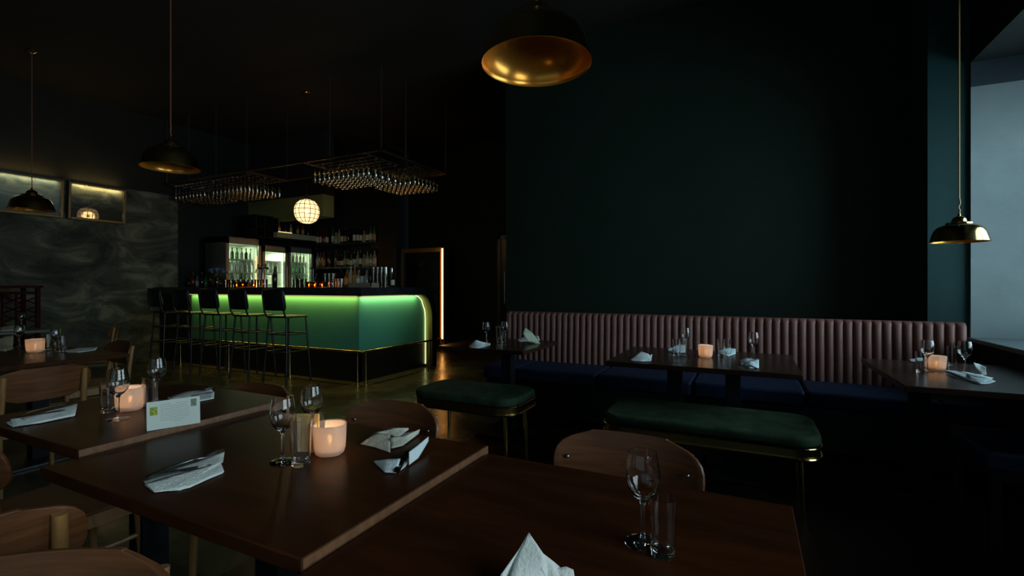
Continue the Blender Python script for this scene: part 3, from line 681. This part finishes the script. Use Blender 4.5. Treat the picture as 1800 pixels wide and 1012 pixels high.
table('dining_table', 'pale-lit table against the concrete wall behind the far left candle table', -7.9, -7.0, 1.75, 2.6, .74, [(-7.45, 2.2)], mat('grey_table_top', (.10, .11, .09), rough=.35), edge_wood, group='left side dining tables')
table('banquette_table', 'small square table at the left end of the ribbed banquette', -2.25, -1.49, 3.25, 3.99, .74, [(-1.8, 3.62)], dark_wood, edge_wood, group='banquette tables')
table('banquette_table', 'wide two-pedestal table in front of the middle of the banquette', -.82, .27, 3.05, 3.90, .74, [(-.453, 3.5), (-.088, 3.5)], dark_wood, edge_wood, group='banquette tables')
table('banquette_table', 'dark table by the window at the right end of the banquette', .68, 1.42, 2.93, 3.93, .74, [(.93, 3.7)], dark_wood, edge_wood, group='banquette tables')

# ------------------------------------------------------------------ upholstered benches
def bench(label, x0, x1, y0, y1):
    cx, cy = (x0 + x1) / 2, (y0 + y1) / 2; hx, hy = (x1 - x0) / 2, (y1 - y0) / 2
    t = thing('upholstered_bench', label, 'bench', (cx, cy, 0), 0, 'green velvet benches')
    MB().prism(rrect(-hx, hx, -hy, hy, .13, 10), .405, .465).obj('cushion', green_velvet, t, bevel=.022, seg=4)
    MB().prism(rrect(-hx + .004, hx - .004, -hy + .004, hy - .004, .126, 10), .352, .405).obj('trim_band', mat('bronze_band', (.30, .21, .08), rough=.28, metal=1), t)
    def bead(z): 
        p = rrect(-hx - .002, hx + .002, -hy - .002, hy + .002, .13, 10); p = [(x, y, z) for x, y in p]; return p + [p[0]]
    MB().tube(bead(.352), .007, 6, cap=False).obj('brass_bead', brass, t); MB().tube(bead(.405), .004, 6, cap=False).obj('brass_bead', brass, t)
    for sx in (-1, 1):
        for sy in (-1, 1):
            x, y = sx * (hx - .09), sy * (hy - .09)
            MB().tube([(x, y, .352), (x + sx * .004, y, .30), (x + sx * .012, y + sy * .005, 0)], [.012, .017, .009], 12).obj('leg', brass, t)
    return t
bench('short green velvet bench with brass legs before the small left banquette table', -2.24, -1.40, 2.86, 3.36)
bench('long green velvet bench with brass legs in front of the two-pedestal table', -.79, .34, 2.80, 3.34)
bb = thing('window_bench', 'navy upholstered bench below the window at the right edge', 'bench', (1.21, 3.22, 0))
MB().prism(rrect(-.22, .22, -.26, .26, .03, 4), .37, .46).obj('cushion', mat('bright_navy_upholstery', (.012, .045, .12), rough=.55), bb, bevel=.02, seg=3)
MB().box(-.2, .2, -.24, .24, .32, .37).obj('frame', mat('dark_bench_wood', (.03, .022, .015), rough=.5), bb)
for sx in (-1, 1):
    for sy in (-1, 1): MB().box(sx * .18 - .02, sx * .18 + .02, sy * .22 - .02, sy * .22 + .02, 0, .32).obj('leg', mat('dark_bench_wood', (.03, .022, .015)), bb)

# ------------------------------------------------------------------ wooden chairs (facing +Y in their own frame)
def chair():
    t = thing('dining_chair', 'x', 'chair')
    s = MB(); vs = []; fs = []; n = 12
    P = rrect(-.205, .205, -.19, .21, .06, 6)
    MB().prism(P, .440, .455).obj('seat', ply, t, bevel=.004)
    MB().box(-.17, .17, -.165, -.145, .385, .44).box(-.17, .17, .15, .17, .385, .44).box(-.175, -.155, -.16, .165, .385, .44).box(.155, .175, -.16, .165, .385, .44).obj('seat_frame', oak, t)
    b = MB(); vs = []; fs = []; nx, nz = 26, 14
    hw, hh = .222, .092
    def edge_x(v):      # superellipse outline
        return hw * (1 - abs(v) ** 2.9) ** (1 / 2.9)
    for k in range(nz + 1):
        v = -math.cos(math.pi * k / nz); e = max(edge_x(v), hw * .52)
        for i in range(nx + 1):
            u = -1 + 2 * i / nx; x = u * e
            y = -.235 + .055 * (x / hw) ** 2 - .035 * (v * .5 + .5)
            vs.append((x, y, .675 + v * hh))
    for k in range(nz):
        for i in range(nx): a = k * (nx + 1) + i; fs.append((a, a + 1, a + nx + 2, a + nx + 1))
    bk = b.add(vs, fs).obj('backrest', ply, t, solid=.011, bevel=.002)
    for sx in (-1, 1):
        MB().tube([(sx * .19, -.255, 0), (sx * .182, -.205, .42), (sx * .178, -.225, .60), (sx * .176, -.245, .735)], [.011, .017, .016, .014], 12).obj('leg', oak, t)
        MB().tube([(sx * .185, .19, 0), (sx * .172, .165, .44)], [.011, .017], 12).obj('leg', oak, t)
        sc = MB().sphere((0, 0, 0), .0065, 6).obj('screw', steel, bk); sc.location = (sx * .178, -.2035, .688)
    for sx in (-1, 1): MB().tube([(sx * .18, -.19, .30), (sx * .177, .17, .30)], .009, 8).obj('stretcher', oak, t)
    return t
ch0 = chair()
def place(x, y, deg, label, group='wooden dining chairs', first=[True]):
    if first[0]:
        first[0] = False; ch0.location = (x, y, 0); ch0.rotation_euler = (0, 0, R(deg)); ch0['label'] = label; ch0['group'] = group; return ch0
    return dup(ch0, (x, y, 0), R(deg), label, group)
place(-.33, 1.235, 180, 'walnut-backed chair tucked at the far side of the nearest table, brightest back')
place(-1.235, 1.26, 180, 'walnut-backed chair tucked behind the middle foreground table')
place(-2.01, 1.26, 180, 'walnut-backed chair behind the table with the white card')
place(-3.80, 1.30, 90, 'wooden chair seen from behind, drawn up to the far left candle table')
place(-4.69, 1.95, 176, 'wooden chair on the far side of the far left candle table, by the wall')
place(-2.21, .84, 0, 'dim wooden chair pushed under the near side of the white card table')
place(-1.614, .424, 70, 'dim chair at lower left with a rounded back end catching the light')
place(-.916, .183, 215, 'dim chair at bottom left, its broad back cut off by the photo edge')
place(-7.0, 2.95, 150, 'dark chair near the wall behind the far left tables')

# dark red stand near the left wall
hs = thing('lattice_stand', 'dark red wooden stand with lattice sides by the concrete wall', 'stand', (-8.25, 2.6, 0))
redw = mat('oxblood_wood', (.045, .006, .005), rough=.7, spec=.1, noise=.3, nscale=8)
MB().box(-.24, .24, -.42, .30, 1.20, 1.23).box(-.2, .2, -.38, .26, 1.12, 1.15).obj('top', redw, hs)
for x in (-.2, .2):
    for y in (-.38, .26): MB().box(x - .02, x + .02, y - .02, y + .02, 0, 1.20).obj('post', redw, hs)
lt = MB()
for x in (-.2, .2):
    for y0_, y1_ in ((.06, .26), (-.38, -.2)):
        lt.box(x - .01, x + .01, y0_ - .01, y0_ + .01, .2, 1.12)
        for k in range(7):
            z = .3 + k * .115
            lt.tube([(x, y0_, z), (x, y1_, z + .1)], .008, 4); lt.tube([(x, y0_, z + .1), (x, y1_, z)], .008, 4)
lt.obj('lattice_panel', redw, hs)

# ------------------------------------------------------------------ table settings
WP = [(.0335, 0), (.0335, .0016), (.020, .0035), (.006, .008), (.0042, .016), (.0036, .045), (.0038, .072), (.007, .083), (.018, .092), (.028, .106), (.0322, .122), (.0322, .136), (.0295, .158), (.0265, .1745), (.0258, .1748),
      (.0252, .1745), (.0284, .157), (.0311, .136), (.0311, .122), (.0270, .1075), (.0172, .0945), (.006, .0885), (.0001, .0878)]
wine0 = None; tum0 = None
def wine(px, py, z, label, group='wine glasses on the tables', s=1.0):
    global wine0
    p = at(px, py, z); p.z += .0004
    if wine0 is None:
        t = thing('wine_glass', label, 'wine glass', p, 0, group)
        MB().lathe([(.0001, 0)] + WP, 44).obj('glass_body', G_WINE, t); wine0 = t
        t.scale = (s,) * 3; return t
    return dup(wine0, p, random.uniform(0, 3), label, group, s)
def tumbler(px, py, z, label, group='water tumblers on the tables', s=1.0):
    global tum0
    p = at(px, py, z); p.z += .0004
    if tum0 is None:
        t = thing('water_tumbler', label, 'tumbler', p, 0, group)
        MB().lathe([(.0001, 0), (.0205, 0), (.0222, .002), (.0232, .03), (.0272, .115), (.0266, .1155), (.0260, .115), (.0216, .030), (.0203, .014), (.015, .0105), (.0001, .0095)], 44).obj('glass_body', G_WINE, t)
        tum0 = t; t.scale = (s,) * 3; return t
    return dup(tum0, p, random.uniform(0, 3), label, group, s)
cand0 = None
def candle(px, py, z, label, s=1.0, watt=.12):
    global cand0
    p = at(px, py, z); p.z += .0004
    t = thing('candle_holder', label, 'candle', p, 0, 'frosted glass candle holders')
    wob = lambda a, zz: 1 + .035 * math.cos(4 * a + .6) + .015 * math.sin(3 * a + 20 * zz)
    if cand0 is None:
        prof = [(.0001, 0), (.033, 0), (.040, .006), (.0435, .018), (.0455, .05), (.0470, .084), (.0455, .0865), (.0430, .084), (.0415, .05), (.0395, .02), (.034, .012), (.0001, .011)]
        g = MB().lathe(prof, 40, wob=wob).obj('frosted_glass', frost_m, t)
        w = MB().lathe([(.0001, .012), (.019, .012), (.019, .026), (.0001, .024)], 20).obj('tealight', wax_m, t)
        f = MB().lathe([(.0004, .028), (.0032, .033), (.0040, .038), (.0022, .047), (.0003, .055)], 10).obj('flame', flame_m, t)
        cand0 = [g.data, w.data, f.data]
    else:
        for nm, me in zip(('frosted_glass', 'tealight', 'flame'), cand0):
            o = bpy.data.objects.new(nm, me); COL.objects.link(o); o.parent = t
    t.scale = (s,) * 3
    point('candle_light', (0, 0, .046), watt, (1, .66, .36), .006, t)
    return t

def loft(A, B_, n=10, m=6, wr=.0, seed=0, z=.74):
    """cloth between two folded edges; every point is (px, py, height above the table)"""
    rnd = random.Random(seed)
    def pl(L):
        P = [at(a, b, z + h) for a, b, h in L]; d = [0]
        for i in range(len(P) - 1): d.append(d[-1] + (P[i + 1] - P[i]).length)
        out = []
        for k in range(n + 1):
            s = d[-1] * k / n; i = 0
            while i < len(P) - 2 and d[i + 1] < s: i += 1
            f = (s - d[i]) / max(1e-9, d[i + 1] - d[i]); out.append(P[i].lerp(P[i + 1], f))
        return out
    a, b = pl(A), pl(B_); vs = []; fs = []
    for j in range(m + 1):
        for i in range(n + 1):
            v = a[i].lerp(b[i], j / m)
            if 0 < j < m: v = v + Vector((0, 0, wr * (math.sin(i * 1.1 + j * 2 + seed) * .6 + rnd.uniform(-.3, .6))))
            vs.append(v)
    for j in range(m):
        for i in range(n): q = j * (n + 1) + i; fs.append((q, q + 1, q + n + 2, q + n + 1))
    return vs, fs
def napkin(label, layers, z, m=linen, group='linen napkins', wr=.0015, cat='napkin'):
    mb = MB(); 
    for k, (A, B_) in enumerate(layers): vs, fs = loft(A, B_, 12, 6, wr, k + len(label), z + .0018); mb.add(vs, fs)
    c = sum((Vector(v) for v in mb.v), Vector()) / len(mb.v); c.z = z
    mb.v = [tuple(Vector(v) - c) for v in mb.v]
    o = mb.obj('linen_napkin', m, solid=.0016, ang=50); o.location = c
    return tag(o, label, cat, group)
def fork(p0, p1, label, group='forks'):
    p0, p1 = Vector(p0), Vector(p1); L = (p1 - p0).length
    mb = MB(); w = .0045
    prof = [(0, .0055), (.03, .0058), (.25, .004), (.55, .0032), (.66, .0045), (.71, .0105), (.76, .0118)]
    zz = lambda s: .004 + .006 * math.sin(math.pi * min(1, s / .75)) if s < .75 else .004 + .012 * (s - .75)
    vs = []; fs = []
    for s, h in prof: vs += [(s * L, -h, zz(s)), (s * L, h, zz(s)), (s * L, h, zz(s) + .0016), (s * L, -h, zz(s) + .0016)]
    for i in range(len(prof) - 1):
        for k in range(4): q = (k + 1) % 4; fs.append((i * 4 + k, i * 4 + q, i * 4 + 4 + q, i * 4 + 4 + k))
    fs += [(0, 3, 2, 1), tuple(len(vs) - 4 + k for k in range(4))]
    mb.add(vs, fs)
    for k in range(4):
        y = (k - 1.5) * .0068; mb.add([(L * .755, y - .0022, .004), (L * .755, y + .0022, .004), (L, y + .001, .010), (L, y - .001, .010), (L * .755, y - .0022, .0056), (L * .755, y + .0022, .0056), (L, y + .001, .0112), (L, y - .001, .0112)],
                                      [(0, 3, 2, 1), (4, 5, 6, 7), (0, 1, 5, 4), (1, 2, 6, 5), (2, 3, 7, 6), (3, 0, 4, 7)])
    o = mb.obj('dinner_fork', cutlery); o.location = p0; d = p1 - p0
    o.rotation_euler = (0, -math.atan2(d.z, math.hypot(d.x, d.y)), math.atan2(d.y, d.x)); return tag(o, label, 'fork', group)
def knife(p0, p1, label, group='knives'):
    p0, p1 = Vector(p0), Vector(p1); L = (p1 - p0).length; mb = MB()
    prof = [(0, .006, .003), (.05, .007, .0035), (.42, .0055, .003), (.46, .005, .002), (.50, .009, .0009), (.9, .0085, .0007), (1, .002, .0005)]
    vs = []; fs = []
    for s, h, t in prof: vs += [(s * L, -h, .004 - t), (s * L, h, .004 - t), (s * L, h, .004 + t), (s * L, -h, .004 + t)]
    for i in range(len(prof) - 1):
        for k in range(4): q = (k + 1) % 4; fs.append((i * 4 + k, i * 4 + q, i * 4 + 4 + q, i * 4 + 4 + k))
    fs += [(0, 3, 2, 1), tuple(len(vs) - 4 + k for k in range(4))]
    o = mb.add(vs, fs).obj('table_knife', cutlery); o.location = p0; d = p1 - p0
    o.rotation_euler = (0, -math.atan2(d.z, math.hypot(d.x, d.y)), math.atan2(d.y, d.x)); return tag(o, label, 'knife', group)

# nearest table
wine(1130, 955, Z_C, 'large-looking empty wine glass on the nearest table, left of the tumbler')
tumbler(1165, 976, Z_C, 'empty tumbler standing in front of the wine glass on the nearest table', s=.93)
# peaked napkin
napkin('white napkin folded into a tall peak at the bottom edge of the photo', [
    ([(930, 936, .085), (958, 977, .055), (965, 1035, .0)], [(930, 936, .085), (905, 985, .045), (884, 1060, .0)]),
    ([(930, 936, .085), (912, 966, .06), (880, 1010, .03)], [(930, 936, .083), (905, 995, .03), (878, 1050, .0)]),
    ([(948, 967, .060), (970, 984, .045), (985, 997, .03)], [(952, 1000, .035), (962, 1020, .015), (990, 1050, .0)]),
    ([(972, 1000, .03), (995, 995, .034), (1008, 1001, .03)], [(975, 1040, .0), (995, 1048, .0), (1014, 1040, .0)]),
    ([(880, 1045, .001), (930, 1062, .001), (1014, 1045, .001)], [(900, 1000, .001), (940, 1000, .001), (1000, 1010, .001)])], Z_C, wr=.0)
# middle table
wine(497, 812, ZB, 'wine glass on the middle foreground table, left of the tall tumbler')
wine(548, 778, ZB, 'wine glass on the middle foreground table, behind the candle')
tumbler(529, 817, ZB, 'tumbler touching the left side of the large candle on the middle table', s=1.06)
tumbler(556, 790, ZB, 'tumbler half hidden behind the large candle on the middle table')
candle(580, 797, ZB, 'largest lit frosted candle holder, on the middle foreground table', watt=.38)
napkin('white napkin folded long under a fork, on the middle foreground table', [
    ([(252, 846, .004), (310, 822, .010), (395, 793, .024)], [(262, 858, .002), (320, 852, .006), (392, 812, .012)]),
    ([(256, 850, .012), (315, 832, .016), (388, 812, .012)], [(272, 865, .001), (330, 858, .001), (394, 829, .003)]),
    ([(254, 852, .001), (318, 838, .001), (384, 815, .001)], [(270, 864, .001), (318, 861, .001), (392, 831, .001)])], ZB)
p0, p1 = at(258, 841, ZB + .017), at(392, 795, ZB + .022)
fork(p0, p1, 'steel fork lying on the long napkin of the middle foreground table')
knife(at(262, 840, ZB + .009), at(372, 819, ZB + .012), 'steel knife beside the fork on the long napkin of the middle table')
napkin('crumpled cream napkin with pointed corners behind the folded one, middle table', [
    ([(633, 780, .002), (660, 760, .022), (686, 764, .018)], [(636, 781, .001), (656, 785, .002), (686, 795, .001)]),
    ([(660, 760, .022), (690, 752, .026), (718, 752, .018)], [(686, 765, .012), (700, 768, .012), (718, 755, .010)]),
    ([(686, 768, .020), (712, 766, .018), (738, 754, .020)], [(688, 788, .002), (708, 783, .002), (736, 762, .004)]),
    ([(640, 778, .001), (680, 764, .001), (730, 758, .001)], [(650, 783, .001), (684, 788, .001), (730, 766, .001)])], ZB, mat('offwhite_linen', (.62, .60, .50), rough=.85, bump=.25, bscale=160), wr=.002)
napkin('white napkin bent in a V at the right edge of the middle table', [
    ([(656, 810, .006), (680, 807, .022), (704, 806, .026)], [(662, 816, .002), (676, 830, .001), (696, 831, .001)]),
    ([(719, 794, .030), (735, 782, .032), (753, 767, .034)], [(719, 817, .002), (735, 805, .004), (753, 775, .022)]),
    ([(692, 824, .002), (706, 808, .004), (716, 794, .010)], [(700, 830, .001), (712, 820, .001), (722, 806, .004)])], ZB, mat('bluish_linen', (.72, .84, .86), rough=.85, bump=.25, bscale=160), wr=.0008)
knife(at(697, 831, ZB + .004), at(719, 794, ZB + .022), 'dark knife blade standing out of the V-shaped napkin')
# menu envelope behind glasses
cd = at(541, 795, ZB); en = thing('menu_envelope', 'buff paper menu propped between the glasses behind the candle', 'menu', (cd.x, cd.y, ZB), R(26))
MB().box(-.032, .032, -.002, .002, .0004, .112).obj('buff_sheet', mat('buff_paper', (.50, .32, .13), rough=.8), en)
MB().box(-.032, .032, .002, .0035, .0004, .108).obj('back_sheet', mat('buff_paper', (.50, .32, .13)), en)
# left foreground table
wine(208, 737, ZA, 'wine glass in front of the candle on the left foreground table')
wine(276, 706, ZA, 'wine glass behind the white card on the left foreground table')
tumbler(190, 724, ZA, 'tumbler left of the candle on the left foreground table')
tumbler(264, 716, ZA, 'tumbler between the candle and the white card')
candle(229, 720, ZA, 'lit candle holder behind a wine glass on the left foreground table', watt=.38, s=1.0)
a_, b_ = at(258, 758, ZA), at(352, 743, ZA); dv = b_ - a_; L_ = dv.length; CH = .090
tc_ = thing('table_card', 'white printed card standing upright near the edge of the left table', 'card', ((a_ + b_) / 2), math.atan2(dv.y, dv.x))
tc_.rotation_euler = (R(-6), 0, math.atan2(dv.y, dv.x))
h2 = L_ / 2
MB().box(-h2, h2, -.0008, .0008, .0006, .0905).obj('card_sheet', paper, tc_)
MB().add([(-h2, .0008, .0895), (h2, .0008, .0895), (h2, .035, .004), (-h2, .035, .004)], [(0, 1, 2, 3)]).obj('back_fold', paper, tc_, solid=.001)
yp = -.0013
MB().box(-h2 + .008, -h2 + .028, yp, yp + .0004, .047, .073).obj('printed_picture', mat('print_yellow_green', (.30, .36, .04), rough=.7, noise=.6, nscale=160), tc_)
MB().box(h2 - .026, h2 - .010, yp, yp + .0004, .060, .084).obj('printed_picture', mat('print_grey_green', (.16, .20, .14), rough=.7, noise=.6, nscale=200), tc_)
ln = MB(); rr = random.Random(3)
for k in range(9):
    z = .077 - k * .0072; x = -h2 + .036
    if k == 0: ends = ((.036, .060), (.078, .108))
    elif k == 8: ends = ((.072, .088),)
    else: ends = ((.036, rr.uniform(.100, .115)),)
    for e0, e1 in ends:
        x = -h2 + e0
        while x < -h2 + e1:
            w_ = rr.uniform(.003, .009); ln.box(x, min(x + w_, h2 - .03), yp + .0001, yp + .0004, z, z + .0011); x += w_ + .0014
ln.obj('printed_lines', mat('print_grey', (.22, .25, .24), rough=.8), tc_)
napkin('long rolled napkin with cutlery at the left front of the left table', [
    ([(10, 742, .004), (60, 728, .012), (137, 707, .026)], [(18, 748, .001), (70, 742, .004), (132, 730, .003)]),
    ([(18, 736, .016), (70, 728, .018), (128, 718, .014)], [(22, 750, .001), (72, 743, .001), (130, 731, .001)]),
    ([(14, 745, .001), (70, 735, .001), (128, 724, .001)], [(22, 750, .001), (72, 743, .001), (130, 731, .001)])], ZA)
fork(at(30, 735, ZA + .016), at(136, 706, ZA + .024), 'fork on the long napkin at the left front of the left table')
knife(at(40, 738, ZA + .012), at(130, 717, ZA + .014), 'knife on the long napkin at the left front of the left table')
napkin('folded napkin lying behind the white card on the left table', [
    ([(294, 699, .004), (330, 687, .012), (372, 684, .012)], [(298, 702, .002), (335, 697, .006), (376, 692, .006)]),
    ([(300, 700, .002), (340, 694, .008), (377, 688, .010)], [(310, 706, .001), (345, 706, .001), (376, 700, .001)])], ZA)
fork(at(300, 701, ZA + .010), at(372, 685, ZA + .014), 'fork on the napkin behind the white card')

# far left table
wine(97, 619, .74, 'wine glass right of the candle on the far left table')
wine(34, 610, .74, 'wine glass left of the candle on the far left table')
tumbler(85, 615, .74, 'tumbler between the candle and right wine glass on the far left table')
tumbler(111, 618, .74, 'tumbler with rainbow glint, rightmost glass on the far left table')
candle(62, 619, .74, 'lit amber candle holder on the far left table', watt=.40, s=1.12)
napkin('flat napkin near the right corner of the far left table', [([(112, 617, .003), (135, 611, .012), (172, 610, .008)], [(118, 619, .001), (140, 619, .001), (168, 615, .001)])], .74)
napkin('cream napkin standing at the left photo edge on the far left table', [
    ([(-6, 596, .05), (8, 590, .06), (24, 587, .06)], [(-8, 616, .002), (10, 617, .001), (22, 613, .001)])], .74, linen_cream)
napkin('pale napkin on the table against the concrete wall', [([(0, 575, .01), (20, 571, .02), (44, 573, .01)], [(0, 582, .001), (20, 581, .001), (44, 579, .001)])], .74)
wine(38, 576, .74, 'wine glass on the table against the concrete wall')

# left banquette table
BZ = .74
wine(855, 602, BZ, 'wine glass left of the tumbler on the small left banquette table')
tumbler(879, 603, BZ, 'tall tumbler in the middle of the small left banquette table', s=1.25)
wine(888, 601, BZ, 'wine glass right behind the tumbler on the small left banquette table')
napkin('white napkin with a raised corner on the left of the small banquette table', [
    ([(824, 608, .002), (836, 597, .05), (848, 601, .03)], [(826, 611, .001), (842, 612, .001), (862, 604, .001)]),
    ([(824, 608, .004), (843, 603, .015), (862, 603, .008)], [(828, 611, .001), (844, 611, .001), (862, 606, .001)])], BZ)
napkin('pale leaf-shaped napkin standing on the small left banquette table', [
    ([(923, 576, .125), (919, 585, .09), (927, 600, .02)], [(924, 576, .125), (936, 585, .085), (949, 603, .003)]),
    ([(926, 600, .02), (934, 602, .006), (940, 604, .003)], [(934, 593, .045), (942, 598, .02), (950, 604, .002)])], BZ, linen_cream)
napkin('flat white napkin behind the leaf-shaped one on the small banquette table', [
    ([(908, 597, .002), (925, 590, .02), (947, 590, .03)], [(912, 600, .001), (928, 599, .001), (949, 598, .001)])], BZ)
# middle banquette table
wine(1205, 618, BZ, 'left wine glass on the wide two-pedestal table')
wine(1325, 630, BZ, 'right wine glass on the wide two-pedestal table')
tumbler(1189, 627, BZ, 'tumbler at far left of the glasses on the wide table', s=1.05)
tumbler(1201, 626, BZ, 'tumbler just left of the candle on the wide table', s=1.05)
tumbler(1268, 627, BZ, 'tumbler just right of the candle on the wide table', s=1.05)
tumbler(1279, 624, BZ, 'tumbler farther right of the candle, before the blue-tinted napkin', s=.95)
candle(1240, 628, BZ, 'lit candle holder at the centre of the wide two-pedestal table', watt=.38, s=.98)
napkin('small napkin with a raised point at the left of the wide table', [
    ([(1108, 632, .002), (1125, 617, .04), (1140, 622, .025)], [(1112, 634, .001), (1130, 635, .001), (1145, 632, .001)]),
    ([(1108, 633, .003), (1128, 626, .014), (1147, 622, .014)], [(1112, 634, .001), (1130, 635, .001), (1144, 634, .001)])], BZ)
napkin('rumpled napkin behind the left tumblers on the wide table', [([(1174, 614, .02), (1190, 606, .045), (1206, 606, .045)], [(1174, 618, .001), (1190, 621, .001), (1206, 620, .001)])], BZ, MATS['bluish_linen'])
napkin('blue-tinted rolled napkin right of the candle on the wide table', [([(1262, 617, .02), (1278, 611, .035), (1293, 613, .03)], [(1264, 623, .001), (1280, 626, .001), (1293, 622, .001)])], BZ, MATS['bluish_linen'])
napkin('crumpled napkin in front of the right wine glass on the wide table', [
    ([(1298, 634, .01), (1312, 629, .03), (1334, 632, .02)], [(1303, 642, .001), (1318, 647, .001), (1334, 646, .001)]),
    ([(1310, 636, .02), (1320, 634, .03), (1334, 640, .01)], [(1308, 643, .004), (1322, 643, .012), (1332, 647, .001)])], BZ, MATS['bluish_linen'])
fork(at(1299, 638, BZ + .012), at(1333, 633, BZ + .026), 'fork on the crumpled napkin of the wide table')
# right table
wine(1630, 652, BZ, 'wine glass left of the candle on the table by the window')
wine(1696, 655, BZ, 'wine glass right of the candle on the table by the window')
tumbler(1619, 654, BZ, 'tumbler left of the candle on the table by the window')
tumbler(1674, 642, BZ, 'dim tumbler between candle and right wine glass on the window table')
candle(1646, 650, BZ, 'palest lit candle holder, on the table by the window', watt=.08, s=.95)
napkin('flat napkin with cutlery in front of the right wine glass by the window', [
    ([(1660, 650, .006), (1700, 654, .010), (1746, 664, .008)], [(1665, 653, .001), (1705, 670, .001), (1722, 675, .001)]),
    ([(1700, 656, .012), (1725, 658, .014), (1750, 670, .003)], [(1705, 668, .001), (1722, 675, .001), (1740, 674, .001)])], BZ, MATS['bluish_linen'])
fork(at(1668, 651, BZ + .012), at(1728, 667, BZ + .012), 'fork on the flat napkin by the window')
knife(at(1664, 654, BZ + .008), at(1718, 672, BZ + .007), 'knife on the flat napkin by the window')
napkin('small pale napkin standing up near the window sill', [
    ([(1711, 637, .06), (1722, 640, .05), (1733, 645, .04)], [(1720, 656, .006), (1726, 659, .002), (1734, 659, .002)])], BZ)
napkin('narrow napkin lying behind the left tumbler on the window table', [([(1597, 631, .004), (1610, 630, .01), (1624, 631, .004)], [(1600, 635, .001), (1612, 636, .001), (1624, 636, .001)])], BZ, MATS['bluish_linen'])
